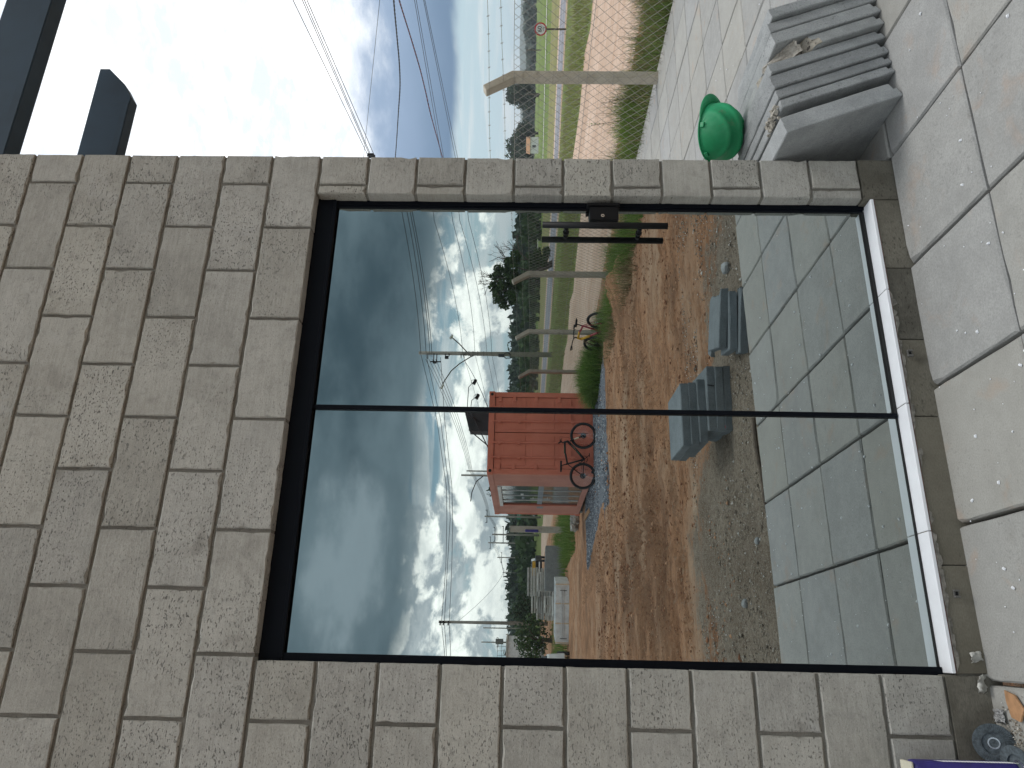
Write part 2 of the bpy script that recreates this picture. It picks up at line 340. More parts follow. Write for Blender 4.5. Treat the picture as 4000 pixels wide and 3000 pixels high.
# ------------------------------------------------------------------ builders
def link(name, me, m=None, parent=None, loc=None, rot=None):
    o = bpy.data.objects.new(name, me); col.objects.link(o)
    if m is not None and me is not None and not me.materials: me.materials.append(m)
    if parent is not None: o.parent = parent
    if loc is not None: o.location = loc
    if rot is not None: o.rotation_euler = rot
    return o
def tag(o, label=None, cat=None, group=None, kind=None):
    if label: o['label'] = label
    if cat: o['category'] = cat
    if group: o['group'] = group
    if kind: o['kind'] = kind
    return o
def empty(name, loc=(0, 0, 0), rz=0):
    o = bpy.data.objects.new(name, None); col.objects.link(o); o.location = loc; o.rotation_euler = (0, 0, rz); o.empty_display_size = .1
    return o
def copy_tree(o, parent=None):
    c = o.copy(); col.objects.link(c); c.parent = parent
    for ch in list(o.children): copy_tree(ch, c)
    return c
class MB:
    def __init__(s): s.v = []; s.f = []
    def add(s, vs, fs):
        k = len(s.v); s.v += [tuple(x) for x in vs]; s.f += [tuple(i + k for i in f) for f in fs]; return s
    def box(s, c, d, rot=None, taper=1.0):
        hx, hy, hz = d[0] / 2, d[1] / 2, d[2] / 2
        vs = [Vector((x * hx * (taper if z > 0 else 1), y * hy * (taper if z > 0 else 1), z * hz)) for z in (-1, 1) for y in (-1, 1) for x in (-1, 1)]
        if rot is not None: vs = [rot @ q for q in vs]
        vs = [q + Vector(c) for q in vs]
        return s.add(vs, [(0, 2, 3, 1), (4, 5, 7, 6), (0, 1, 5, 4), (2, 6, 7, 3), (0, 4, 6, 2), (1, 3, 7, 5)])
    def bar(s, a, b, wx, wy=None):
        a, b = Vector(a), Vector(b); d = b - a; q = d.to_track_quat('Z', 'Y').to_matrix()
        return s.box((a + b) / 2, (wx, wy or wx, d.length), q)
    def tube(s, pts, r, n=8, r2=None, cap=True):
        pts = [Vector(p) for p in pts]; k = len(s.v); N = len(pts)
        for i, p in enumerate(pts):
            d = (pts[min(i + 1, N - 1)] - pts[max(i - 1, 0)]).normalized()
            up = Vector((0, 0, 1)) if abs(d.z) < .95 else Vector((1, 0, 0))
            a = d.cross(up).normalized(); b = d.cross(a)
            rr = r if r2 is None else r + (r2 - r) * i / max(1, N - 1)
            for j in range(n):
                t_ = 2 * math.pi * j / n; s.v.append(tuple(p + a * math.cos(t_) * rr + b * math.sin(t_) * rr))
        for i in range(N - 1):
            for j in range(n):
                j2 = (j + 1) % n; s.f.append((k + i * n + j, k + i * n + j2, k + (i + 1) * n + j2, k + (i + 1) * n + j))
        if cap: s.f.append(tuple(k + j for j in range(n))[::-1]); s.f.append(tuple(k + (N - 1) * n + j for j in range(n)))
        return s
    def torus(s, c, R, r, axis='Y', n=28, k=8, squash=1.0):
        c = Vector(c); b = len(s.v)
        for i in range(n):
            a = 2 * math.pi * i / n
            for j in range(k):
                t_ = 2 * math.pi * j / k; q = R + r * math.cos(t_); h = r * squash * math.sin(t_)
                p = {'Y': (q * math.cos(a), h, q * math.sin(a)), 'Z': (q * math.cos(a), q * math.sin(a), h), 'X': (h, q * math.cos(a), q * math.sin(a))}[axis]
                s.v.append(tuple(Vector(p) + c))
        for i in range(n):
            for j in range(k):
                i2, j2 = (i + 1) % n, (j + 1) % k
                s.f.append((b + i * k + j, b + i2 * k + j, b + i2 * k + j2, b + i * k + j2))
        return s
    def mesh(s, name, smooth=False):
        me = bpy.data.meshes.new(name); me.from_pydata(s.v, [], s.f); me.update()
        if smooth: me.polygons.foreach_set('use_smooth', [True] * len(me.polygons))
        return me
    def build(s, name, m, parent=None, smooth=False, loc=None, rot=None):
        return link(name, s.mesh(name, smooth), m, parent, loc, rot)
def bevel(o, wdt=.004, seg=2):
    b = o.modifiers.new('b', 'BEVEL'); b.width = wdt; b.segments = seg; b.limit_method = 'ANGLE'; return o
def np_mesh(name, V, F):
    me = bpy.data.meshes.new(name); V = np.asarray(V, np.float32); F = np.asarray(F, np.int32); k = F.shape[1]
    me.vertices.add(len(V)); me.vertices.foreach_set('co', V.ravel())
    me.loops.add(F.size); me.loops.foreach_set('vertex_index', F.ravel())
    me.polygons.add(len(F)); me.polygons.foreach_set('loop_start', np.arange(0, F.size, k, dtype=np.int32))
    me.polygons.foreach_set('loop_total', np.full(len(F), k, np.int32)); me.update(calc_edges=True); me.validate(); return me

# a cast piece with slightly ragged, chipped edges. front face at local z=0 looking +Z, body down to -d; centred in x,y
def plate(wd, ht, d, seed, ch=.005, jit=.0025, nx=7, ny=5, chips=2, cs=(.004, .012)):
    r = random.Random(seed); pts = []
    def side(a, b, n):
        for i in range(n): pts.append((a[0] + (b[0] - a[0]) * i / n, a[1] + (b[1] - a[1]) * i / n))
    hx, hy = wd / 2, ht / 2
    side((-hx, -hy), (hx, -hy), nx); side((hx, -hy), (hx, hy), ny); side((hx, hy), (-hx, hy), nx); side((-hx, hy), (-hx, -hy), ny)
    n = len(pts); chip = {r.randrange(n): r.uniform(*cs) for _ in range(chips)}
    v = []; 
    for (x, y) in pts: v.append((x, y, -d))
    for i, (x, y) in enumerate(pts):
        q = r.uniform(0, jit * .6) + chip.get(i, 0) * .3; v.append((x - math.copysign(q, x), y - math.copysign(q, y), -ch * r.uniform(.8, 1.5) - chip.get(i, 0)))
    for i, (x, y) in enumerate(pts):
        q = ch + r.uniform(-jit * .5, jit) + chip.get(i, 0)
        xx = x - math.copysign(q, x) if abs(abs(x) - hx) < 1e-6 else x
        yy = y - math.copysign(q, y) if abs(abs(y) - hy) < 1e-6 else y
        v.append((xx, yy, 0))
    f = []
    for k in (0, 1):
        for i in range(n):
            j = (i + 1) % n; f.append((k * n + i, k * n + j, (k + 1) * n + j, (k + 1) * n + i))
    f.append(tuple(2 * n + i for i in range(n))); f.append(tuple(range(n))[::-1])
    me = bpy.data.meshes.new('plate'); me.from_pydata(v, [], f); me.update(); return me

# ------------------------------------------------------------------ ground
def fbm(x, y, s, o=4):
    return noise.fractal(Vector((x * s, y * s, 1.7)), 1.0, 2.0, o)
FX = lambda y: 4.45 + .075 * (4.35 - y)                   # the fence line
def gh(x, y):
    """height of the yard"""
    z = -.075 - .0205 * max(0, -2.0 - y); z = max(z, -.50)
    k = min(1, max(0, (x - (FX(y) - 1.5)) / 1.5)); k = k * k * (3 - 2 * k)
    zf = min(-.24, -.29 + .0137 * y); zf = max(zf, -.56)
    z = z * (1 - k) + min(z, zf) * k
    return z
xs = np.unique(np.concatenate([np.arange(-30, -6, 1.0), np.arange(-6, -3, .25), np.arange(-3, 7.6, .045)]))
ys = np.concatenate([np.arange(-2.45, -6, -.035), np.arange(-6, -9, -.045), np.arange(-9, -14, -.07), np.arange(-14, -30, -.2), np.arange(-30, -90, -1.2)])
ys = np.concatenate([np.arange(30, 9, -1.0), np.arange(9, -2.45, -.12), ys])
nx, ny = len(xs), len(ys)
V = np.zeros((ny, nx, 3), np.float32); Zn = np.zeros((ny, nx, 4), np.float32); Zn[..., 3] = 1
def sst(a, b, x): 
    q = min(1, max(0, (x - a) / (b - a))) if b != a else 0; return q * q * (3 - 2 * q)
tracks = [((-1.9, -5.6), (-.9, -6.1), (-.35, -7.0), (-.1, -8.2), (-.4, -9.6)), ((-1.5, -4.9), (.5, -5.6), (2.4, -7.6), (4.0, -8.4)), ((-2.2, -8.0), (.2, -9.2), (1.0, -11.5), (.3, -15)), ((-3.0, -12), (-.5, -12.5), (.8, -15), (.5, -22)), ((.0, -6.5), (1.0, -7.6), (2.2, -8.2), (3.6, -7.6))]
def seg_d(px, py, poly):
    best = 9e9
    for (a, b) in zip(poly[:-1], poly[1:]):
        dx, dy = b[0] - a[0], b[1] - a[1]; L = dx * dx + dy * dy
        t_ = max(0, min(1, ((px - a[0]) * dx + (py - a[1]) * dy) / L)); d = math.hypot(px - a[0] - t_ * dx, py - a[1] - t_ * dy)
        best = min(best, d)
    return best
for j, y in enumerate(ys):
    for i, x in enumerate(xs):
        z = gh(x, y); trk = 0
        if y < -1.95:
            a = fbm(x, y, .9, 3); b = fbm(x, y * 1.8, 3.2, 3) if y > -30 else 0; c = fbm(x, y, 11, 2) if y > -9 else 0
            z += a * .035 * sst(-2.0, -3.2, y) + b * .022 + c * .010
            if y > -24:
                for T in tracks:
                    for off in (0, 1.35):
                        d = seg_d(x + off * .4, y + off, T)
                        if d < .34:
                            fade = 1 - sst(.22, .34, d); z += fade * (-.030 + .032 * math.cos(d * 6.2832 / .135)); trk = max(trk, fade * (.5 + .5 * math.cos(d * 6.2832 / .135)))
            # red clay heap at the fence
            q = math.hypot((x - 4.75) / .75, (y + 9.6) / 1.5); z += .34 * max(0, 1 - q) ** 1.2 * (1 + .5 * b)
            q = math.hypot((x - 4.6) / .6, (y + 12.3) / .8); z += .10 * max(0, 1 - q)
        elif x < 4.35: z = -.16
        V[j, i] = (x, y, z)
        # zones
        gedge = float(np.interp(x, [-3, -1.9, -1.3, -.87, -.22, .34, .74, 1.44, 3], [-4.4, -4.2, -4.1, -4.0, -3.4, -2.95, -2.9, -2.65, -2.5]))
        g_ = sst(gedge - 1.1, gedge + .8, y + .9 * fbm(x, y, 1.1, 4))
        if y > -1.9: g_ = .35
        bgv = 0
        if 0.2 < x < 5.6 and -22 < y < -12.4:
            lft = 1.5 - (-y - 14) * .14 if y < -14 else 1.0
            if y > -14: lft = 1.2 - 0.0 * y
            bgv = sst(lft - .25, lft + .25, x) * sst(-12.5, -13.2, y) * sst(-21.5, -20.5, y) * sst(5.5, 4.9, x)
        pale = max(0, 1 - abs(y + 4.25 + .06 * (x + .5)) / .16) * sst(-1.5, -.9, x) * sst(.1, -.2, x) * 1.2
        pale += .8 * max(0, fbm(x + 5, y * 2.2, .55, 3)) 
        Zn[j, i, :3] = (g_, bgv, min(1, pale)); dk = max(0, 1 - math.hypot((x + .9) / 1.6, (y + 8.4) / 3.6)) * 1.6 + .5 * max(0, 1 - math.hypot((x - 3.6) / 1.2, (y + 8) / 2)); Zn[j, i, 3] = min(1, max(0, dk * (1 + fbm(x, y, 1.6, 3)) + .35 * trk))
F = []
idx = np.arange(nx * ny).reshape(ny, nx)
F = np.stack([idx[:-1, :-1], idx[1:, :-1], idx[1:, 1:], idx[:-1, 1:]], -1).reshape(-1, 4)
me = np_mesh('yard_ground', V.reshape(-1, 3), F)
ca = me.color_attributes.new('zone', 'FLOAT_COLOR', 'POINT'); ca.data.foreach_set('color', Zn.reshape(-1))
me.polygons.foreach_set('use_smooth', [True] * len(me.polygons))
tag(link('yard_ground', me, MT['yard']), kind='structure')

def strip(name, pts, z, m, kind='structure', label=None):
    """a flat sheet between two polylines [(left pt, right pt), ...]"""
    mb = MB(); vs = []
    for (a, b) in pts: vs += [(a[0], a[1], z), (b[0], b[1], z)]
    fs = [(2 * i, 2 * i + 1, 2 * i + 3, 2 * i + 2) for i in range(len(pts) - 1)]
    mb.add(vs, fs); o = mb.build(name, m); o['kind'] = kind
    return o
tag(MB().add([(-3000, -3000, -.62), (3000, -3000, -.62), (3000, 3000, -.62), (-3000, 3000, -.62)], [(0, 1, 2, 3)]).build('field_ground', MT['field']), kind='structure')
NY = [60, 40, 26, 16, 5, -5, -16, -25.6, -38.5, -60, -90]
def interp(tab, y): return float(np.interp(y, [q[0] for q in tab][::-1], [q[1] for q in tab][::-1]))
vr = [(60, 33), (46, 31), (36, 33.5), (25, 34), (5, 32), (-16, 28), (-50, 27.4), (-85, 27.4), (-130, 26)]
strip('verge_ground', [((6.2, y), (interp(vr, y), y)) for y in (60, 46, 36, 25, 5, -16, -50, -85, -130)], -.600, MT['verge'])
tr_r = [(60, 22.5), (26, 20.4), (16, 19.2), (0, 17), (-25.6, 14.2), (-38.5, 13.6), (-90, 12.6)]
strip('dirt_track', [((5.6 if y > -15 else 6.3, y), (interp(tr_r, y) + .5 * math.sin(y), y)) for y in np.arange(60, -91, -2.5)], -.580, MT['track'])
# road curve
rc = [(14, 82), (24, 66), (31, 56), (35.4, 47), (38.6, 38), (40.0, 27), (38, 5), (34.5, -20), (32.4, -50), (31.3, -85), (29, -150), (22, -260)]
def offs(poly, o):
    out = []
    for i, p in enumerate(poly):
        a = poly[max(0, i - 1)]; b = poly[min(len(poly) - 1, i + 1)]; d = Vector((b[0] - a[0], b[1] - a[1])).normalized()
        out.append((p[0] - d.y * o, p[1] + d.x * o))
    return out
def smooth_poly(poly, k=8):
    P = [Vector((*p, 0)) for p in poly]; out = []
    for i in range(len(P) - 1):
        p0, p1, p2, p3 = P[max(0, i - 1)], P[i], P[i + 1], P[min(len(P) - 1, i + 2)]
        for j in range(k):
            t_ = j / k; q = .5 * ((2 * p1) + (p2 - p0) * t_ + (2 * p0 - 5 * p1 + 4 * p2 - p3) * t_ ** 2 + (3 * p1 - p0 - 3 * p2 + p3) * t_ ** 3)
            out.append((q.x, q.y))
    out.append(tuple(poly[-1])); return out
rcs = smooth_poly(rc)
strip('dry_verge_ground', list(zip(offs(rcs, 30), offs(rcs, -6.2))), -.596, MT['olive'])
strip('asphalt_road', list(zip(offs(rcs, 4.2), offs(rcs, -4.2))), -.572, MT['asphalt'])
for a, b in ((3.85, 3.65), (-3.65, -3.85), (.08, -.08)):
    strip('road_line', list(zip(offs(rcs, a), offs(rcs, b))), -.568, MT['linepaint'])
for a, b in ((6.6, 4.2), (-4.2, -5.4)):
    strip('gravel_shoulder', list(zip(offs(rcs, a), offs(rcs, b))), -.588, MT['track'])
rf = offs(rcs, 52)
strip('far_road', list(zip(offs(rcs, 60), offs(rcs, 56.5))), -.56, MT['linepaint'])

# ------------------------------------------------------------------ paving
pav = MB().box((1.2, 2.5, -.135), (6.3, 8.9, .09)).build('paving', MT['joint']); pav['kind'] = 'structure'
th = -.0179; ct, st_ = math.cos(th), math.sin(th)
rows = [0, -.508, -.972, -1.447, -1.887]
variants = [plate(.4865, .49, .06, 100 + i, .006, .002, 6, 6, 1) for i in range(6)]
short = [plate(.4865, .458, .06, 120 + i, .006, .002, 6, 6, 1) for i in range(4)]
edge = [plate(.4865, .43, .06, 140 + i, .006, .002, 6, 6, 1) for i in range(3)]
for M_ in variants + short + edge: M_.materials.append(MT['slab'])
def slab_at(k, y0, y1, X0=.01):
    u = X0 - .4983 * (k + .5); vv = (y0 + y1) / 2; L = abs(y1 - y0) - .008
    src = variants if L > .47 else (short if L > .445 else edge)
    base = {id(variants): .49, id(short): .458, id(edge): .43}[id(src)]
    o = bpy.data.objects.new('paving_slab', random.choice(src)); col.objects.link(o); o.parent = pav
    o.location = (u * ct - vv * st_, u * st_ + vv * ct, random.uniform(-.0025, .002)); o.rotation_euler = (random.uniform(-.003, .003), random.uniform(-.004, .004), th + random.uniform(-.002, .002))
    o.scale = (1, L / base, 1)
for k in range(-9, 5):
    for a, b in zip(rows[:-1], rows[1:]): slab_at(k, a, b)
for k in range(-9, 0):
    if True:
        for j in range(0, 13): slab_at(k, .4983 * (j + 1), .4983 * j)
# buckled, raised slabs along the far edge
# pieces of loose grit on the paving
mb = MB()
for _ in range(420):
    x = random.uniform(-2.4, 2.5); y = random.uniform(-1.85, -.02) if x < 0 else random.uniform(-1.85, 3)
    r_ = random.choice((.0015, .002, .002, .003, .005)); q = Matrix.Rotation(random.uniform(0, 6), 3, 'Z')
    mb.box((x, y, .002 + r_ * .4), (r_ * 2.4, r_ * 1.6, r_), q, .6)
tag(mb.build('mortar_crumbs', MT['whitesill']), 'tiny white mortar crumbs scattered over the grey paving', 'crumbs', kind='stuff')

# ------------------------------------------------------------------ the block wall
wall = empty('block_wall'); tag(wall, 'unpainted grey concrete block wall with running bond around the glass door', 'wall')
XL, XR, Z0, ZT = -1.958, -.190, .136, 2.336
def block_mesh(wd, seed, left_open=False):
    me = plate(wd - .010, .190, .128, seed, .0032, .0030, max(3, int(wd / .030)), 6, 5 if wd > .25 else 2, (.002, .0065))
    # stand it up: local z -> -Y (front), local y -> Z
    for v in me.vertices: x, y, z = v.co; v.co = (x, -z, y)
    me.flip_normals(); me.flip_normals(); me.materials.append(MT['block']); return me
bcache = {}
def block(x0, x1, z):
    wd = round(x1 - x0, 3); key = wd; lst = bcache.setdefault(key, [])
    if len(lst) < (7 if wd > .38 else 3): lst.append(block_mesh(wd, 1000 + len(bcache) * 20 + len(lst)))
    o = bpy.data.objects.new('concrete_block', random.choice(lst)); col.objects.link(o); o.parent = wall
    o.location = ((x0 + x1) / 2, random.uniform(-.0015, .0015), z + .1); o.rotation_euler = (random.uniform(-.004, .004), random.uniform(-.003, .003), random.uniform(-.003, .003))
    if random.random() < .5 and wd > .25: o.rotation_euler[1] += math.pi
for c_ in range(18):
    z = Z0 + .2 * c_; A = (c_ - 11) % 2 == 0; first = -.348 if A else -.143
    cuts = [0.0, first]
    while cuts[-1] > -4.4: cuts.append(cuts[-1] - .4)
    inside = c_ < 11
    for a, b in zip(cuts[:-1], cuts[1:]):
        x1, x0 = a, b
        if inside:
            if x0 < XR < x1 or (x1 > XR): x0 = max(x0, XR)
            if x1 <= XL + .02 or x0 < XL:
                x1 = min(x1, XL)
            elif x1 <= XR + .001: continue
            if x0 < XR - .001 and x1 > XL + .02: continue
        if x1 - x0 < .035: continue
        block(x0, x1, z)
# mortar core, recessed behind the faces
mb = MB()
def core(x0, x1, z0, z1, d0=.011, d1=.124): mb.box(((x0 + x1) / 2, (d0 + d1) / 2, (z0 + z1) / 2), (x1 - x0, d1 - d0, z1 - z0))
core(-4.4, -.008, -.05, .088, .012, .12); core(-4.4, XL - .003, .089, .129); core(-4.4, -.008, ZT + .007, 3.73); core(-4.4, XL - .008, Z0 - .02, ZT + .006); core(XR + .008, -.008, Z0, ZT + .006)
mb.build('mortar', MT['mortar'], wall)
# foundation course, flush, with its own joints
for a, b in ((0, -.19), (-.19, -.50), (-.50, -.80), (-.80, -1.10), (-1.10, -1.62), (-1.62, -1.958), (-1.962, -2.36), (-2.36, -2.76), (-2.76, -3.4), (-3.4, -4.4)):
    inn = XL < b + .01 and a <= XR + .01; top = .0975 if inn else .1335; hh_ = top + .045
    me = plate(a - b - .002, hh_, .126, int(1000 * -a) + 5, .002, .0015, 7, 3, 1, (.001, .003))
    for v in me.vertices: x, y, z = v.co; v.co = (x, -z, y)
    o = link('foundation_block', me, MT['foundation'], wall, ((a + b) / 2, .0015, top - hh_ / 2))
# torn mortar smears along the sill
mb = MB()
for i in range(60):
    x = random.uniform(-1.94, -.6); 
    if random.random() < .5: x = random.uniform(-1.95, -1.45)
    h = random.uniform(.004, .016); wd = random.uniform(.008, .04); zt = .097 - random.uniform(0, .004)
    pts = [(x - wd, zt), (x + wd, zt), (x + wd * random.uniform(.2, .9), zt - h), (x - wd * random.uniform(-.1, .6), zt - h * random.uniform(.5, 1.3))]
    mb.add([(p, -.0008 - i * .00005, q) for p, q in pts] + [(p, .006 + i * .00004, q) for p, q in pts], [(0, 3, 2, 1), (0, 1, 5, 4), (1, 2, 6, 5), (2, 3, 7, 6), (3, 0, 4, 7)])
mb.build('mortar_smear', MT['grout'], wall)
MB().box((-1.074, .001, .0972), (1.764, .006, .004)).build('adhesive_line', MT['adhesive'], wall)
# sill tiles
for a, b in ((XR, -.594), (-.594, -1.052), (-1.052, -1.508), (-1.508, XL)):
    o = MB().box(((a + b) / 2, .0325, .1050), (a - b - .003, .073, .0125)).build('sill_tile', MT['whitesill'], wall); bevel(o, .0015, 1)
MB().box((-1.074, .037, .1035), (1.765, .06, .011)).build('sill_grout', MT['grout'], wall)
# the return wall that runs back from the corner, and the parts of the building nobody sees from here
rw = MB().box((-.066, 2.2, 1.87), (.11, 4.1, 3.71)).build('return_wall_core', MT['mortar'], wall)
side_meshes = [plate(.389, .189, .12, 3000 + i, .006, .003, 6, 4, 1) for i in range(3)]
for M_ in side_meshes:
    for v in M_.vertices: x, y, z = v.co; v.co = (z, x, y)
    M_.materials.append(MT['block'])
for c_ in range(3):
    for q in range(3):
        o = bpy.data.objects.new('return_block', side_meshes[(c_ + q) % 3]); col.objects.link(o); o.parent = wall
        o.location = (.002, .34 + .4 * q + (.2 if c_ % 2 else 0), .236 + .2 * c_)

# ------------------------------------------------------------------ the glass door
door = empty('glass_door', (0, 0, 0)); tag(door, 'two leaf mirror glass door in a black frame, reflecting the yard and storm sky', 'door')
G = .0672
GX0, GXM0, GXM1, GX1 = -1.938, -1.088, -1.071, -.2105
def fr(name, x0, x1, y0, y1, z0, z1, m='frame', parent=door, bv=.002):
    o = MB().box(((x0 + x1) / 2, (y0 + y1) / 2, (z0 + z1) / 2), (x1 - x0, y1 - y0, z1 - z0)).build(name, MT[m], parent)
    if bv: bevel(o, bv, 2)
    return o
fr('frame_head', XL - .02, XR + .02, .048, .12, 2.268, 2.350)
fr('head_track', XL + .002, XR - .002, .044, .0478, 2.262, 2.276)
fr('frame_jamb', XL - .03, GX0, .050, .12, .1125, 2.267)
fr('frame_jamb', GX1 + .008, XR + .03, .054, .12, .1125, 2.267)
fr('leaf_stile', GX1, GX1 + .0075, .059, .10, .115, 2.2655)
fr('meeting_stile', GXM0, GXM1, .056, .10, .115, 2.2655)
fr('frame_threshold', XL + .002, XR - .002, .0685, .115, .1125, .1165)
fr('bottom_seal', GXM1, GX1, .0610, .0668, .1122, .1225, 'seal', bv=0)
fr('bottom_seal', GXM1, GX1, .0655, .0669, .1229, .1300, 'seal', bv=0)
fr('bottom_seal', GX0, GXM0, .0640, .0668, .1122, .1190, 'seal', bv=0)
for a, b in ((GX0, GXM0), (GXM1, GX1)):
    fr('glass_pane', a - .004, b + .004, G, G + .008, .1168, 2.2675, 'glass', bv=0)
h = MB().tube([(-.3165, .012, .921), (-.3165, .012, 1.419)], .0128, 20).build('pull_handle', MT['handle'], door)
for p in h.data.polygons: p.use_smooth = len(p.vertices) == 4
for z in (1.322, 1.028):
    s_ = MB().tube([(-.3165, .014, z), (-.3165, G, z)], .0058, 12).tube([(-.3165, .030, z), (-.3165, .046, z)], .0095, 14).tube([(-.3165, .0625, z), (-.3165, G - .0003, z)], .0125, 14).build('standoff', MT['handle'], h)
lk = bevel(MB().box((-.246, .049, 1.169), (.062, .035, .116)).build('lock_case', MT['black'], door), .003, 2)
bevel(MB().box((-.2075, .039, 1.172), (.012, .030, .132)).build('lock_strike', MT['black'], lk), .002, 2)
MB().tube([(-.262, .0272, 1.176), (-.262, .0245, 1.176)], .0075, 16).build('keyhole', MT['chrome'], lk)
MB().box((-.262, .0238, 1.176), (.002, .0012, .007)).build('key_slot', MT['black'], lk)

# a small metal clip stuck to the foundation, and another
for i, (x, z, lab) in enumerate(((-1.712, .055, 'small square steel clip on the dark foundation left of the middle of the door'), (-.86, .066, 'small broken metal clip on the dark foundation below the right leaf'))):
    c = empty('metal_clip', (x, 0, z)); tag(c, lab, 'clip', 'clips on the foundation')
    MB().box((0, -.006, 0), (.026, .003, .018)).box((-.010, -.010, .0), (.004, .012, .017)).box((.010, -.010, 0), (.004, .012, .017)).build('bracket', MT['steel'], c)
    MB().box((0, -.009, 0), (.010, .004, .008)).build('slot', MT['black'], c)

# ------------------------------------------------------------------ steel beams over the wall
def beam(y0, y1, x1, z0, z1, cut, label):
    t_ = empty('steel_beam', (0, 0, 0)); tag(t_, label, 'beam', 'dark steel beams above the wall')
    x0 = -.10
    if cut:
        prof = [(x0, z0), (x1 - .20, z0), (x1 - .11, z0 + .055), (x1, z0 + .165), (x1, z1), (x0, z1)]
    else: prof = [(x0, z0), (x1, z0), (x1, z1), (x0, z1)]
    n = len(prof); v = [(x, y0, z) for x, z in prof] + [(x, y1, z) for x, z in prof]
    f = [tuple(range(n)), tuple(range(n, 2 * n))[::-1]] + [(i, i + n, (i + 1) % n + n, (i + 1) % n) for i in range(n)]
    o = MB().add(v, f).build('beam_body', MT['beam'], t_); bevel(o, .003, 1)
    # folded lip along the lower edge
    MB().box(((x0 + x1 - (.24 if cut else 0)) / 2, y0 - .002, z0 + .02), (x1 - x0 - (.24 if cut else 0), .003, .034)).build('lower_lip', MT['beam'], t_)
beam(.072, .157, 2.6, 3.735, 3.955, False, 'long dark slate steel beam crossing the corner of the picture above the wall')
beam(.80, .875, 1.20, 3.742, 3.962, True, 'short dark slate steel beam with a slanted cut end against the white sky')

# ------------------------------------------------------------------ slabs leaning on the wall corner
ln = 0
LEAN = math.atan2(.185, .475)
def lean_slab(xb, thick, y0, L=.505, H=.508, brk=False, label=''):
    """a slab on edge: its foot at x=xb, leaning towards -X; local profile with a seam half way through the edge"""
    c, s = math.cos(LEAN), math.sin(LEAN); hy = L / 2; m_ = .007; k = thick
    # local coords: a across thickness (0..k), b up the slab (0..H), yy along
    prof = [(.0, .004), (.004, 0), (k - .004, .0), (k, .004)]
    def ring(inset, a): return [(a, inset, -hy + inset), (a, H - inset, -hy + inset), (a, H - inset, hy - inset), (a, inset, hy - inset)]
    layers = [(0, .003), (.004, 0), (k * .50, .003), (k * .54, .010), (k - .006, .013), (k, .021)]
    vs = []; r = random.Random(int(xb * 1000))
    NS = 14 if brk else 7
    for (a, ins) in layers:
        cor = ring(ins, a)
        for q in range(4):
            p0, p1 = cor[q], cor[(q + 1) % 4]
            for j in range(NS):
                t_ = j / NS; jb = r.uniform(-.0012, .0012)
                vs.append([p0[0], p0[1] + (p1[1] - p0[1]) * t_ + jb, p0[2] + (p1[2] - p0[2]) * t_ + r.uniform(-.0012, .0012)])
    n = 4 * NS
    if brk:   # knock the top front corner off
        for v in vs:
            d = (H - v[1]) + (v[2] + hy) * .9
            if d < .20: v[1] -= (.20 - d) * .55 + r.uniform(-.006, .006); v[2] += (.20 - d) * .5 + r.uniform(-.006, .006); v[0] += r.uniform(-.005, .005)
    fs = [(l * n + j, l * n + (j + 1) % n, (l + 1) * n + (j + 1) % n, (l + 1) * n + j) for l in range(len(layers) - 1) for j in range(n)]
    fs.append(tuple(range(n))[::-1]); fs.append(tuple((len(layers) - 1) * n + j for j in range(n)))
    W_ = [(xb + a * c - b * s, y0 + hy + y, b * c + a * s) for a, b, y in vs]
    o = MB().add(W_, fs).build('leaning_slab', MT['stack'])
    if brk:
        o.data.materials.append(MT['broken'])
        for p_ in o.data.polygons:
            if len(p_.vertices) < 6 and all((H - vs[i][1]) + (vs[i][2] + hy) * .9 < .23 for i in p_.vertices): p_.material_index = 1
    tag(o, label, 'concrete slab', 'concrete slabs leaning against the wall corner')
    if brk:
        mb = MB(); rr = random.Random(3); K = 9
        P = {}
        for i in range(K + 1):
            for j in range(K + 1 - 0):
                u_, w_ = i / K, j / K
                a = -.001 + w_ * (k + .001); d = u_
                b = H - .012 - (1 - d) * .115; y = -hy + .010 + d * .125
                e = math.sin(math.pi * u_) * math.sin(math.pi * w_)
                b += rr.uniform(-.007, .007) - .010 * e; y += rr.uniform(-.006, .006) - .008 * e
                P[i, j] = len(mb.v); mb.v.append((xb + a * c - b * s, y0 + hy + y, b * c + a * s))
        for i in range(K):
            for j in range(K): mb.f.append((P[i, j], P[i + 1, j], P[i + 1, j + 1], P[i, j + 1]))
        mb.build('broken_edge', MT['broken'], o)
    return o
specs = [(.182, .083, -.168, 'nearest leaning slab, its broad dark face turned to the wall corner'),
         (.316, .050, -.150, 'second leaning slab, with a crumbled top corner'),
         (.372, .054, -.140, 'third leaning slab in the row beside the wall'),
         (.432, .074, -.135, 'fourth leaning slab in the row beside the wall'),
         (.515, .058, -.130, 'fifth leaning slab, just before the broken one'),
         (.580, .064, -.142, 'leaning slab with its top corner broken off to rough aggregate'),
         (.652, .070, -.136, 'leaning slab directly behind the broken one'),
         (.730, .062, -.120, 'leaning slab second from the far end of the row'),
         (.800, .062, -.128, 'farthest leaning slab of the row, cut by the picture edge')]
for i, (x, t_, y, l) in enumerate(specs):
    H = (.508, .506, .514, .522, .526, .506, .494, .500, .490)[i]
    lean_slab(x, t_, y, H=H, brk=(i == 5), label=l)
# rubble on slab two
mb = MB()
for _ in range(26):
    mb.box((random.uniform(.09, .16), random.uniform(-.14, -.02), .492 + random.uniform(-.006, .004)), (random.uniform(.006, .02),) * 3, Matrix.Rotation(random.uniform(0, 3), 3, Vector((1, .5, .3))), .7)
tag(mb.build('concrete_rubble', MT['broken']), 'pale crumbs of concrete on top of the leaning slabs', 'rubble', kind='stuff')

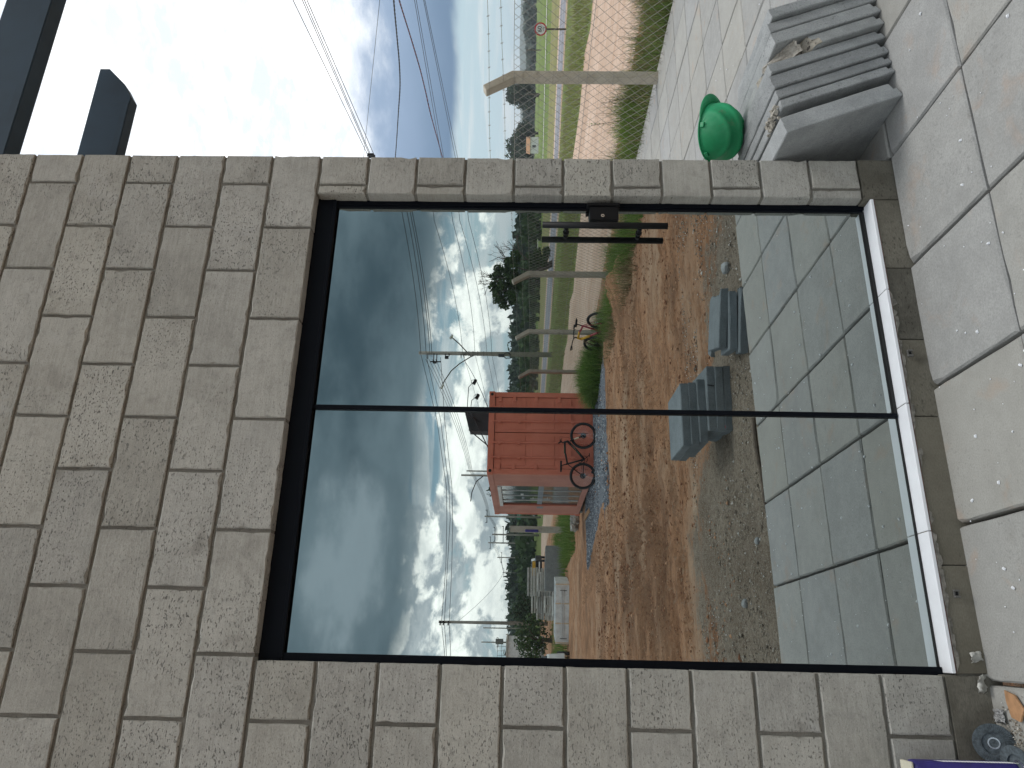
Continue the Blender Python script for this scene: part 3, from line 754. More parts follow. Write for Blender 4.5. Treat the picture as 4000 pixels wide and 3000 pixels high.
# ------------------------------------------------------------------ the helmet, upside down on the slabs
hel = empty('safety_helmet'); tag(hel, 'scuffed green hard hat lying on its crown on the leaning slabs', 'helmet')
def helmet_parts(parent):
    # local: crown +Z, brim +X; rim plane z=0; radii
    RX, RY, RZ = .132, .108, .142; n, mlat = 96, 26
    vs = []; 
    for j in range(mlat + 1):
        ph = (j / mlat) * math.pi / 2
        for i in range(n):
            a = 2 * math.pi * i / n; cr = math.cos(ph) ** .80; cz = math.sin(ph) ** 1.05
            x = RX * cr * math.cos(a); y = RY * cr * math.sin(a); z = RZ * cz
            # central ridge and side ridges along X
            lat = abs(y)
            rid = .013 * math.exp(-(y / .015) ** 4) + .007 * math.exp(-((lat - .058) / .008) ** 2) - .003 * math.exp(-((lat - .036) / .012) ** 2)
            rid *= max(0, min(1, math.sin(ph) * 2.2 - .35))
            nn = Vector((x / RX ** 2, y / RY ** 2, z / RZ ** 2 + 1e-6)).normalized()
            p = Vector((x, y, z)) + nn * rid
            if j == 0: p += Vector((math.cos(a), math.sin(a), 0)) * .004
            vs.append(p)
    f = [(j * n + i, j * n + (i + 1) % n, (j + 1) * n + (i + 1) % n, (j + 1) * n + i) for j in range(mlat) for i in range(n)]
    sh = MB().add(vs, f).build('shell', MT['helmet'], parent, True); so_ = sh.modifiers.new('s', 'SOLIDIFY'); so_.thickness = .003; so_.offset = -1
    # rim roll
    pts = [Vector((RX * 1.035 * math.cos(2 * math.pi * i / n), RY * 1.04 * math.sin(2 * math.pi * i / n), -.001)) for i in range(n + 1)]
    MB().tube(pts, .0042, 8, cap=False).build('rim', MT['helmet'], parent, True)
    # brim
    v = []; K = 18
    for i in range(K + 1):
        a = -1.05 + 2.1 * i / K; c0 = Vector((RX * 1.02 * math.cos(a), RY * 1.02 * math.sin(a), .0)); out = .038 * math.cos(a / 1.05 * math.pi / 2) ** .6 if abs(a) < 1.05 else 0
        c1 = c0 + Vector((out, math.sin(a) * out * .15, -.012 * out / .038)); c1b = c0.lerp(c1, .5) + Vector((0, 0, .003))
        v += [c0, c1b, c1]
    f = [(3 * i + q, 3 * i + 3 + q, 3 * i + 4 + q, 3 * i + 1 + q) for i in range(K) for q in (0, 1)]
    b = MB().add(v, f).build('brim', MT['helmet'], parent, True); so_ = b.modifiers.new('s', 'SOLIDIFY'); so_.thickness = .004
    # lugs round the rim
    for a in (1.15, -1.15, 2.2, -2.2):
        p = Vector((RX * 1.03 * math.cos(a), RY * 1.03 * math.sin(a), .016))
        bevel(MB().box((0, 0, 0), (.009, .024, .020)).build('lug', MT['helmet'], parent, loc=p, rot=(0, 0, math.atan2(p.y / RY ** 2, p.x / RX ** 2))), .003, 2)
    # harness inside
    MB().tube([Vector((RX * .86 * math.cos(2 * math.pi * i / 24), RY * .86 * math.sin(2 * math.pi * i / 24), .012)) for i in range(25)], .004, 6, cap=False).build('headband', MT['black'], parent)
helmet_parts(hel)
crown = Vector((-.42, -.62, -.66)).normalized()
brimd = (RIGHT * .80 + Vector((0, 0, .62)) + FWD * .25); brimd = (brimd - crown * brimd.dot(crown)).normalized()
yy = crown.cross(brimd)
mw = Matrix((brimd, yy, crown)).transposed().to_4x4(); mw.translation = Vector((.385, .315, .615)); hel.matrix_world = mw

# ------------------------------------------------------------------ litter in the corner by the wall
def disc(x, y, z, rot, label):
    d = empty('flap_disc', (x, y, z)); d.rotation_euler = rot; tag(d, label, 'grinding disc', 'worn grinding discs on the paving')
    mb = MB(); N = 56
    for i in range(N):
        a = 2 * math.pi * i / N; q = Matrix.Rotation(a, 3, 'Z') @ Matrix.Rotation(.35, 3, 'X')
        mb.box((math.cos(a) * .045, math.sin(a) * .045, .006), (.024, .0058, .0035), q)
    mb.build('flaps', MT['disc'], d)
    MB().tube([(0, 0, -.002), (0, 0, .002)], .052, 32).build('backing_plate', MT['disc'], d, False)
    MB().torus((0, 0, .0), .015, .004, 'Z', 20, 6).build('hub', MT['chrome'], d)
disc(-2.150, -.045, .045, (R_(62), R_(12), R_(-20)), 'worn grey flap disc propped upright against the foundation')
disc(-2.205, -.105, .018, (R_(14), R_(-10), 0), 'worn grey flap disc lying beside the violet tube')
tag(MB().add([(-2.0, -.085, .008), (-2.012, -.135, .012), (-2.05, -.165, .010), (-2.085, -.14, .012), (-2.075, -.105, .014), (-2.03, -.085, .009)] +
             [(-2.0, -.085, .005), (-2.012, -.135, .006), (-2.05, -.165, .005), (-2.085, -.14, .006), (-2.075, -.105, .006), (-2.03, -.085, .004)],
             [(0, 1, 2, 3, 4, 5), (11, 10, 9, 8, 7, 6)] + [(i, i + 6, (i + 1) % 6 + 6, (i + 1) % 6) for i in range(6)]).build('plywood_scrap', MT['woodlight']), 'small torn scrap of tan cardboard on the paving slab', 'scrap')
def film(pts, name, label, m, cat):
    mb = MB(); r = random.Random(len(label)); n = 7
    o_, ex, ey = pts; o_, ex, ey = Vector(o_), Vector(ex), Vector(ey); nn = ex.cross(ey).normalized()
    for j in range(n):
        for i in range(n):
            u_, v_ = i / (n - 1) - .5, j / (n - 1) - .5; k = 1 - .25 * r.random() if (i in (0, n - 1) or j in (0, n - 1)) else 1
            mb.v.append(tuple(o_ + ex * u_ * k + ey * v_ * k + nn * r.uniform(-.006, .009)))
    for j in range(n - 1):
        for i in range(n - 1): a = j * n + i; mb.f.append((a, a + 1, a + n + 1, a + n))
    o = mb.build(name, m, smooth=True); s = o.modifiers.new('s', 'SOLIDIFY'); s.thickness = .0008
    return tag(o, label, cat)
MT['film'] = plain('clear_film', (.52, .51, .47), .35, 0, .15, 30)
MT['foil'] = plain('crumpled_foil', (.5, .5, .5), .4, .6, .3, 120, 1.0)
film(((-1.985, -.006, .022), (.06, 0, -.01), (.0, -.035, .05)), 'plastic_film', 'crumpled clear plastic film caught at the slab joint by the wall', MT['film'], 'plastic film')
film(((-1.905, -.004, .026), (.035, 0, .0), (-.01, -.012, .045)), 'plastic_film', 'small flake of clear film standing on the foundation edge', MT['film'], 'plastic film')
film(((-2.075, -.045, .012), (.045, 0, 0), (0, .045, .008)), 'foil_scrap', 'crumpled silver net scrap beside the grinding discs', MT['foil'], 'scrap')
mb = MB()
for _ in range(160):
    r_ = random.uniform(.001, .0032); mb.box((random.gauss(-2.12, .045), random.gauss(-.10, .028), .003 + r_ / 2), (r_ * 2, r_ * 1.4, r_), Matrix.Rotation(random.uniform(0, 6), 3, 'Z'), .6)
tag(mb.build('sand_grains', MT['pebble']), 'pale sand grains spilt around the grinding discs', 'sand', kind='stuff')
# violet tube of sealant standing against the wall at the picture edge
bg_ = empty('paper_sack', (-2.235, -.075, 0)); tag(bg_, 'violet printed bag standing against the wall at the picture edge', 'bag')
o = MB().box((0, 0, .168), (.075, .07, .318)).build('bag_body', MT['bag'], bg_); bevel(o, .02, 4)
o = MB().box((0, 0, .330), (.070, .066, .010)).build('bag_top', MT['bagpaper'], bg_); bevel(o, .004, 2)
mb = MB()
for k in range(26): mb.box((.0378, -.02, .03 + k * .0085), (.0008, .034, .0012), Matrix.Rotation(.5, 3, 'X'))
mb.build('printed_lines', MT['white'], bg_)

# ------------------------------------------------------------------ chain link fence
fence = empty('wire_fence', (0, 0, 0)); tag(fence, 'chain link fence on bent concrete posts along the yard', 'fence')
def fz(y): return min(-.23, -.30 + .0125 * y) + 1.95 - .055      # height of the bend
def post_parts(y):
    x = FX(y); zt = {4.35: 1.67, -11.06: 1.46, -14.57: 1.43, -18.04: 1.385}.get(y, np.interp(y, [-18, -11, 4.35], [1.385, 1.46, 1.67]))
    wd = .115; hd = .10
    prof = [(-.5 * hd, 0), (-.5 * hd, 1)]
    zb = zt - 2.1
    A = [(x - hd / 2, zb), (x + hd / 2, zb), (x + hd / 2, zt + .03), (x + hd / 2 - .215, zt + .365), (x - hd / 2 - .195, zt + .325), (x - hd / 2, zt - .01)]
    n = len(A); v = [(a, y - wd / 2, b) for a, b in A] + [(a, y + wd / 2, b) for a, b in A]
    f = [tuple(range(n)), tuple(range(n, 2 * n))[::-1]] + [(i, i + n, (i + 1) % n + n, (i + 1) % n) for i in range(n)]
    p = MB().add(v, f).build('fence_post', MT['post'], fence); bevel(p, .012, 2)
    for h_ in (.1, .45, .75, 1.15): MB().torus((x, y, zt - h_), .074, .0022, 'Z', 10, 3).build('tie_wire', MT['fencewire'], p)
for y in (8.2, 4.35, .5, -3.35, -7.2, -11.06, -14.57, -18.04, -21.6, -25.2): post_parts(y)
def fpt(y, h): # point on the mesh, h below the bend
    return Vector((FX(y) - .06, y, float(np.interp(y, [-25, -18, -11, 4.35, 8], [1.37, 1.385, 1.46, 1.67, 1.72])) - h))
mb = MB(); cell = .128; Hh = 1.75
y = 8.6
def wav(y): return .012 * math.sin(y * 1.3) + .008 * math.sin(y * 4.1)
while y > -26:
    for sgn in (1, -1):
        pts = []
        for k in range(6):
            h_ = Hh * k / 5; yy_ = y + sgn * (h_ - Hh / 2) * .92
            if yy_ > 8.7 or yy_ < -26: continue
            p = fpt(yy_, h_); p.x += wav(yy_) + sgn * .002; pts.append(p)
        if len(pts) > 1: mb.tube(pts, .0027, 3, cap=False)
    y -= cell
o = mb.build('wire_mesh', MT['fencewire'], fence); o['kind'] = 'stuff'
mb = MB()
for h_ in (.0, .85): mb.tube([fpt(y, h_) + Vector((wav(y), 0, .006 * math.sin(y * 2))) for y in np.arange(8.6, -26, -.35)], .0028, 4)
mb.build('tension_wire', MT['fencewire'], fence)
for (dx, dz) in ((-.235, .30), (-.12, .14)):
    mb = MB(); pts = []
    for y in np.arange(8.6, -26, -.22):
        q = fpt(y, 0) + Vector((dx + .06, 0, dz + .015 * math.sin(y * 1.63 + dx * 30) - .01)); pts.append(q)
        if y > 0 or random.random() < .4:
            mb.bar(q + Vector((0, -.012, -.016)), q + Vector((0, .012, .016)), .003); mb.bar(q + Vector((.012, .006, .012)), q + Vector((-.012, -.006, -.012)), .003)
    mb.tube(pts, .0026, 4); mb.build('barbed_wire', MT['fencewire'], fence)

# ------------------------------------------------------------------ grass and weeds
def blades(n, fpos, length, width, m, name, label, lean=.35, seg=3, cat='grass'):
    V = np.zeros((n, (seg + 1) * 2, 3), np.float32)
    pos = np.array([fpos() for _ in range(n)], np.float32)
    a = rng.uniform(0, 2 * np.pi, n); L = rng.uniform(length[0], length[1], n) * pos[:, 3]; ln_ = rng.uniform(.1, 1, n) * lean
    wv_ = rng.uniform(.6, 1.3, n) * width; pa = a + np.pi / 2 + rng.uniform(-.6, .6, n)
    for s in range(seg + 1):
        t_ = s / seg; bend = ln_ * t_ ** 1.8 * L; z = L * t_ * (1 - .35 * ln_ * t_)
        cx = pos[:, 0] + np.cos(a) * bend; cy = pos[:, 1] + np.sin(a) * bend; cz = pos[:, 2] + z; w_ = wv_ * (1 - t_ * .9)
        V[:, 2 * s, 0] = cx - np.cos(pa) * w_; V[:, 2 * s, 1] = cy - np.sin(pa) * w_; V[:, 2 * s, 2] = cz
        V[:, 2 * s + 1, 0] = cx + np.cos(pa) * w_; V[:, 2 * s + 1, 1] = cy + np.sin(pa) * w_; V[:, 2 * s + 1, 2] = cz
    k = (seg + 1) * 2; base = (np.arange(n) * k)[:, None]
    F = np.concatenate([base + np.array([2 * s, 2 * s + 1, 2 * s + 3, 2 * s + 2]) for s in range(seg)], 0)
    o = link(name, np_mesh(name, V.reshape(-1, 3), F), m); return tag(o, label, cat, kind='stuff')
def gpos(cx, cy, rx, ry, dens=None):
    def f():
        while True:
            x = random.gauss(0, .5); y = random.gauss(0, .5)
            if x * x + y * y < 1: break
        X_, Y_ = cx + x * rx, cy + y * ry; return (X_, Y_, gh(X_, Y_) - .02, max(.45, 1 - .4 * (x * x + y * y)))
    return f
def along(y0, y1, off0, off1):
    def f():
        while True:
            y = random.uniform(y0, y1); x = FX(y) + random.uniform(off0, off1)
            q = .5 + .5 * noise.noise(Vector((x * .9, y * .9, 3))); 
            if random.random() < q * 1.3: break
        return (x, y, gh(x, y) - .03, .25 + 1.15 * q * (.5 + .5 * noise.noise(Vector((x * 2.3, y * 2.3, 9))) + .35))
    return f
blades(7500, along(-18.5, -14.0, -1.15, .55), (.25, .6), .007, MT['grass'], 'tall_grass', 'rank green grass at the fence foot beside the container', .9)
blades(2600, along(-13.9, -12.2, -.9, .5), (.10, .28), .006, MT['grass'], 'short_grass', 'shorter grass around the yellow and red bicycle', .9)
blades(5000, along(-12.2, -6.5, -1.15, .55), (.25, .62), .007, MT['grass'], 'tall_grass', 'rank green grass growing along the foot of the fence', .9)
blades(5200, gpos(4.95, -15.1, .75, 1.2), (.45, .85), .010, MT['grass'], 'tall_grass', 'dense green grass clump between the bicycle and the container', 1.3)
blades(1800, gpos(4.9, -16.0, .7, .8), (.15, .4), .010, MT['grass'], 'low_grass', 'short green weeds at the edge of the blue gravel', .7)
blades(2500, along(-13, -7.5, -1.6, -.4), (.15, .45), .005, MT['dry'], 'dry_grass', 'straw coloured dead grass hanging over the clay heap', 1.2)
blades(11000, along(1.2, 9.5, .10, 2.0), (.30, .85), .0050, MT['dry'], 'dry_weeds', 'tangle of dry brown green weeds behind the paving edge', .75)
blades(20000, along(1.2, 9.5, .08, 1.9), (.22, .70), .0052, MT['grass'], 'green_weeds', 'green weeds mixed among the dry stalks behind the paving', .6)
blades(1400, gpos(5.1, 6.0, .38, .45), (.35, .72), .006, MT['lime'], 'grass_tuft', 'bright lime green grass tuft behind the paving edge', .8)
def vtrack(x0, x1):
    def f():
        y = random.uniform(-60, 60); x = interp(tr_r, y) + random.uniform(x0, x1); return (x, y, -.6, 1)
    return f
blades(16000, vtrack(.0, 7), (.15, .42), .028, MT['vergeleaf'], 'verge_grass', 'rough green verge between the dirt track and the road', .5, 2)
# tall weeds with seed heads
for i, (x, y, h, lab) in enumerate(((5.05, 5.35, .78, 'tallest dark seeded weed left of the concrete fence post'), (5.5, 6.35, .85, 'tall bent weed with narrow leaves beside the lime grass tuft'), (5.25, 7.35, .7, 'tall thin weed nearest the wall edge'), (5.05, 3.1, .62, 'leafy weed right of the concrete fence post'))):
    t_ = empty('tall_weed', (x, y, gh(x, y))); tag(t_, lab, 'weed', 'tall weeds behind the paving')
    mb = MB(); pts = [(0, 0, -.05), (.02, .01, h * .4), (.0, .05, h * .75), (-.03, .08, h)]; mb.tube(pts, .006, 5, .002); mb.build('stem', MT['barkm'], t_)
    mb = MB()
    for k in range(60):
        q = random.uniform(.35, 1.02); c_ = Vector((0, .07 * q, h * q)); a = random.uniform(0, 6.28); L = random.uniform(.03, .09) * (1.3 - q * .6)
        d = Vector((math.cos(a), math.sin(a), random.uniform(-.2, .7))).normalized(); sd_ = d.cross(Vector((0, 0, 1))).normalized() * .008
        mb.add([c_, c_ + d * L * .5 + sd_, c_ + d * L, c_ + d * L * .5 - sd_], [(0, 1, 2, 3)])
    mb.build('leaves', MT['dry'] if i in (0, 2) else MT['grass'], t_)

# ------------------------------------------------------------------ loose stones and clods
def stones(n, fpos, rr, m, name, label, flat=.6):
    base = np.array([(1, 0, 0), (-1, 0, 0), (0, 1, 0), (0, -1, 0), (0, 0, 1), (0, 0, -.6), (.6, .6, .5), (-.6, -.5, .5)], np.float32)[:6]
    Ft = np.array([(0, 2, 4), (2, 1, 4), (1, 3, 4), (3, 0, 4), (2, 0, 5), (1, 2, 5), (3, 1, 5), (0, 3, 5)])
    Vs = np.zeros((n, 6, 3), np.float32)
    for i in range(n):
        x, y, z = fpos(); r = random.uniform(*rr) * (1 if random.random() < .9 else 1.8); a = random.uniform(0, 6.28); c, s = math.cos(a), math.sin(a)
        q = base * (r * random.uniform(.8, 1.4), r * random.uniform(.6, 1.0), r * flat) * (1 + rng.uniform(-.25, .25, (6, 1)))
        Vs[i, :, 0] = q[:, 0] * c - q[:, 1] * s + x; Vs[i, :, 1] = q[:, 0] * s + q[:, 1] * c + y; Vs[i, :, 2] = q[:, 2] + z + r * flat * .25
    F = (np.arange(n) * 6)[:, None, None] + Ft[None]
    return tag(link(name, np_mesh(name, Vs.reshape(-1, 3), F.reshape(-1, 3)), m), label, 'stones', kind='stuff')
def rp(x0, x1, y0, y1):
    def f(): x = random.uniform(x0, x1); y = random.uniform(y0, y1); return x, y, gh(x, y)
    return f
stones(9000, rp(-2.6, 2.6, -4.3, -1.95), (.003, .009), MT['pebble'], 'pebbles', 'small grey stones in the dark soil beside the paving', .7)
stones(260, rp(-2.4, 2.0, -3.9, -1.98), (.009, .020), MT['pebble'], 'larger_pebbles', 'thumb sized stones and shell chips near the paving edge', .6)
stones(4500, rp(-3.0, 4.2, -9, -3), (.006, .017), MT['clod'], 'clay_clods', 'crumbs of orange clay over the yard', .6)
stones(2500, rp(-3.5, 4.2, -17, -9), (.010, .030), MT['clod'], 'clay_lumps', 'lumps of orange clay in the far yard', .6)
def gravp():
    y = random.uniform(-20.5, -13); x = random.uniform(1.2 if y > -14 else 1.5 - (-y - 14) * .14, 5.0); return x, y, gh(x, y)
stones(14000, gravp, (.012, .030), MT['gravel'], 'blue_gravel', 'blue grey crushed stone spread around the container', .7)
for i, (x, y, r, lab) in enumerate(((-1.55, -2.75, .034, 'round grey stone lying in the soil beside the paving'), (-1.18, -2.32, .026, 'smaller dark stone beside the round grey one'), (.95, -2.45, .05, 'pale stone at the edge of the clay seen near the door jamb'))):
    me = bpy.data.meshes.new('stone'); import bmesh as _b; bm = _b.new(); _b.ops.create_icosphere(bm, subdivisions=2, radius=r)
    for v in bm.verts: v.co = v.co * (1 + .22 * noise.noise(v.co * 30)); v.co.z *= .75
    bm.to_mesh(me); bm.free(); tag(link('field_stone', me, MT['stack'], loc=(x, y, gh(x, y) + r * .3)), lab, 'stone', 'single stones by the paving')

# ------------------------------------------------------------------ stacks of slabs in the yard (seen in the glass)
def yard_slab(parent_label, x, y, z, L, Wd, T, rz, seed, m='darkslab', tilt=(0, 0), group=None, cat='concrete slab'):
    me = plate(L, Wd, T, seed, .005, .002, 9, 8, 2, (.002, .005))
    if seed > 600:
        for v in me.vertices:
            if v.co.x > L * .22:
                k_ = (v.co.x / (L / 2)) ** 2; v.co.x -= k_ * (.045 + .05 * noise.noise(Vector((v.co.y * 14, seed, 0))) + .02 * noise.noise(Vector((v.co.y * 40, v.co.z * 60, seed))))
    o = link('concrete_slab', me, MT[m], loc=(x, y, z + T), rot=(tilt[0], tilt[1], rz))
    return tag(o, parent_label, cat, group)
gzz = gh(-.05, -2.9)
nm = ['lowest slab of the square slab stack, half in the soil', 'second slab from the bottom of the square stack', 'third slab of the square stack, cracked at the front', 'fourth slab of the square stack, set back from the crack', 'fifth slab of the square stack, under the top one', 'top slab of the square stack, pale upper face']
for i in range(6):
    dx = [0, 0, .0, -.10, -.12, -.12][i]; dy = [0, 0, -.01, -.07, -.10, -.11][i]
    yard_slab(nm[i], -.03 + dx, -2.90 + dy, gzz + .008 + i * .061, .50, .50, .059, R_(6 + (i % 2) * 1.5 - (6 if i > 2 else 0)), 500 + i, group='stack of square slabs in the yard')
MB().box((.04, -2.647, gzz + .008 + .061 * 2 + .03), (.006, .004, .05), Matrix.Rotation(.15, 3, 'Y')).build('crack', MT['black'])
bpy.data.objects['crack'].parent = bpy.data.objects['concrete_slab.002']; bpy.data.objects['crack'].matrix_parent_inverse = bpy.data.objects['concrete_slab.002'].matrix_basis.inverted()
z2 = gh(.4, -2.3)
yard_slab('lowest of three broken slabs, tipped against the paving', .36, -2.13, z2 + .0, .50, .26, .055, R_(20), 610, tilt=(.16, 0), group='broken slabs beside the paving')
yard_slab('middle of three broken slabs beside the paving', .40, -2.27, z2 + .055, .46, .30, .055, R_(14), 611, tilt=(.05, 0), group='broken slabs beside the paving')
yard_slab('top broken slab with a rough end and pale face', .44, -2.33, z2 + .115, .44, .34, .055, R_(18), 612, tilt=(.02, .03), group='broken slabs beside the paving')
yard_slab('small triangular slab shard lying apart on the clay', .53, -3.02, gh(.53, -3.02), .17, .10, .045, R_(35), 613, group='broken slabs beside the paving')
cup = empty('red_cap', (-.275, -2.70, gh(-.27, -2.7) + .01)); tag(cup, 'small red plastic cap at the foot of the square slab stack', 'cap')
MB().tube([(0, 0, 0), (0, 0, .055)], .024, 20, .022).build('cap_body', MT['redcap'], cup, True); MB().tube([(0, 0, .055), (0, 0, .058)], .018, 16).build('cap_top', MT['redcap'], cup)
tag(MB().tube([(-.40, -2.08, -.05), (-.62, -2.06, -.045), (-.85, -2.02, -.05), (-1.05, -2.00, -.055)], .015, 8).build('wooden_stick', MT['wood']), 'long muddy stick lying along the paving edge', 'stick')
tag(MB().box((2.28, -11.9, gh(2.3, -11.9) + .01), (.35, .06, .03), Matrix.Rotation(.5, 3, 'Z')).build('timber_offcut', MT['woodlight']), 'small pale timber offcut on the clay near the gravel', 'offcut')

# ------------------------------------------------------------------ the container
ct_ = empty('shipping_container', (2.69, -16.80, -.41)); tag(ct_, 'rust red shipping container office with a glass door in its long side', 'container')
CW, CH, CL = 2.32, 2.93, 6.0
def cbox(name, c, d, m='cont', parent=ct_, bv=0): 
    o = MB().box(c, d).build(name, MT[m], parent)
    if bv: bevel(o, bv, 2)
    return o
# body behind the doors (side wall built in pieces around the glass door)
cbox('roof_panel', (CW / 2, -CL / 2, CH - .03), (CW - .02, CL - .02, .05))
cbox('floor_panel', (CW / 2, -CL / 2, .12), (CW - .04, CL - .04, .12), 'black')
cbox('far_end', (CW / 2, -CL + .03, CH / 2), (CW - .1, .05, CH - .25))
def corrug(x, y0, y1, z0, z1, name, m, out=-1, step=.28, dep=.035):
    mb = MB(); y = y0; pr = []
    while y > y1 + .01:
        for dy, dd in ((0, 0), (.09, 0), (.14, dep), (.23, dep)): 
            if y - dy > y1: pr.append((y - dy, dd))
        y -= step
    pr.append((y1, 0)); v = []
    for yy_, dd in pr: v += [(x - out * dd, yy_, z0), (x - out * dd, yy_, z1)]
    mb.add(v, [(2 * i, 2 * i + 1, 2 * i + 3, 2 * i + 2) for i in range(len(pr) - 1)]); return mb.build(name, MT[m], ct_)
corrug(CW - .02, -.1, -CL + .1, .2, CH - .12, 'side_panel', 'cont', 1)
# the near long side: flat faded panels, with the doorway
D0, D1, DZ = -1.55, -4.35, 2.62
cbox('side_panel', (.03, (D0 - .06) / 2 - .03, CH / 2), (.04, -D0 - .06, CH - .3), 'contside')
cbox('side_panel', (.03, (D1 - CL + .06) / 2, CH / 2), (.04, CL + D1 - .06, CH - .3), 'contside')
cbox('side_panel', (.03, (D0 + D1) / 2, (DZ + CH - .16) / 2 + .02), (.042, D0 - D1, CH - .18 - DZ), 'contside')
cbox('door_reveal', (.01, D1 + .02, DZ / 2 + .12), (.05, .06, DZ - .2), 'cont')
for (x, y) in ((0.07, -.07), (CW - .07, -.07), (.07, -CL + .07), (CW - .07, -CL + .07)):
    cbox('corner_post', (x, y, CH / 2), (.14, .14, CH - .34), 'cont', bv=.008)
    for z in (.085, CH - .085):
        c_ = cbox('corner_casting', (x, y, z), (.175, .175, .165), 'cont', bv=.01)
        if y > -1:
            f_ = MB().tube([(x, y + .086, z), (x, y + .092, z)], .042, 16).build('casting_hole', MT['black'], c_); f_.matrix_parent_inverse = c_.matrix_basis.inverted()
cbox('top_rail', (.04, -CL / 2, CH - .09), (.085, CL - .3, .14), 'contside'); cbox('bottom_rail', (.04, -CL / 2, .13), (.08, CL - .3, .16), 'contside')
cbox('top_rail', (CW - .04, -CL / 2, CH - .09), (.08, CL - .3, .12)); cbox('bottom_rail', (CW - .04, -CL / 2, .12), (.08, CL - .3, .14))
cbox('door_header', (CW / 2, -.05, CH - .09), (CW - .3, .10, .15)); cbox('door_sill', (CW / 2, -.05, .12), (CW - .3, .10, .13))
for s_, x0, x1 in ((0, .155, CW / 2 - .012), (1, CW / 2 + .012, CW - .155)):
    lf = cbox('cargo_door', ((x0 + x1) / 2, -.06, CH / 2), (x1 - x0, .06, CH - .36))
    mb = MB()
    for zc, hh in ((.62, .62), (1.42, .62), (2.2, .60)):
        mb.box(((x0 + x1) / 2, -.024, zc), (x1 - x0 - .16, .014, hh))
    o = mb.build('door_panel', MT['cont'], lf); bevel(o, .012, 2); o.matrix_parent_inverse = lf.matrix_basis.inverted()
    for xb in (x0 + .30, x1 - .28):
        b_ = MB().tube([(xb, .012, .12), (xb, .012, CH - .10)], .024, 10)
        for z in (.30, .62, 2.08, 2.62): b_.box((xb, .002, z), (.10, .06, .07))
        b_ = b_.build('lock_rod', MT['cont'], lf); b_.matrix_parent_inverse = lf.matrix_basis.inverted()
        hb = MB().box((xb + .10, .012, .66), (.22, .02, .028)).box((xb + .01, .012, .64), (.04, .03, .10)).build('lock_handle', MT['cont'], lf); hb.matrix_parent_inverse = lf.matrix_basis.inverted()
    xh = x0 - .01 if s_ == 0 else x1 + .01
    for z in (.42, .98, 1.62, 2.22, 2.62):
        hb = MB().box((xh + (.05 if s_ == 0 else -.05), -.012, z), (.17, .03, .085)).tube([(xh - (.02 if s_ == 0 else -.02), .006, z - .05), (xh - (.02 if s_ == 0 else -.02), .006, z + .05)], .014, 8).build('hinge', MT['cont'], lf); hb.matrix_parent_inverse = lf.matrix_basis.inverted()
# glass door in the side
gd = cbox('side_glass', (.035, (D0 + D1) / 2, DZ / 2 + .11), (.012, D0 - D1 - .04, DZ - .2), 'darkglass')
def gsub(name, c, d, m):
    o = MB().box(c, d).build(name, MT[m], gd); o.matrix_parent_inverse = gd.matrix_basis.inverted()
gsub('door_track', (-.01, (D0 + D1) / 2, DZ + .02), (.07, D0 - D1, .10), 'white')
for y in (-2.25, -2.95, -3.65): gsub('glass_edge', (.022, y, DZ / 2 + .11), (.02, .022 if y != -3.65 else .05, DZ - .24), 'white')
gsub('frosted_band', (.026, (D0 + D1) / 2, 1.42), (.004, D0 - D1 - .06, .16), 'frosted')
gsub('glass_sign', (.026, -2.8, 1.98), (.004, .20, .09), 'white'); gsub('glass_sign', (.026, -3.35, 1.95), (.004, .32, .08), 'frosted')
for y in (-3.12, -3.36):
    gsub('pull_bar', (-.04, y, 1.42), (.02, .03, .62), 'white'); 
for z in (1.2, 1.64): gsub('pull_bar_arm', (0, -3.24, z), (.02, .28, .02), 'white')
gsub('wall_notice', (.004, -4.75, 1.40), (.003, .30, .20), 'frosted')
# blocks under it
for (x, y) in ((.2, -.3), (CW - .2, -.3), (.2, -CL + .3), (CW - .2, -CL + .3), (.2, -3)):
    cbox('support_block', (x, y, -.03), (.3, .3, .08), 'stack')
# black board standing on the roof with its stays, and two gooseneck lamps
bd = empty('roof_board', (0, 0, 0)); tag(bd, 'black sheeted board standing on the container roof', 'board')
MB().add([(4.20, -17.95, 2.52), (4.84, -17.75, 2.52), (4.84, -17.75, 3.30), (4.76, -17.77, 3.28), (4.36, -17.9, 3.17), (4.22, -17.95, 3.12),
          (4.20, -18.35, 2.52), (4.84, -18.15, 2.52), (4.84, -18.15, 3.30), (4.76, -18.17, 3.28), (4.36, -18.3, 3.17), (4.22, -18.35, 3.12)],
         [(0, 1, 2, 3, 4, 5), (11, 10, 9, 8, 7, 6)] + [(i, i + 6, (i + 1) % 6 + 6, (i + 1) % 6) for i in range(6)]).build('board_sheet', MT['tarp'], bd)
MB().tube([(4.72, -17.70, 3.10), (3.62, -17.9, 2.52)], .018, 6).tube([(4.22, -17.85, 3.14), (3.75, -18.0, 2.53)], .018, 6).build('stay', MT['cable'], bd)
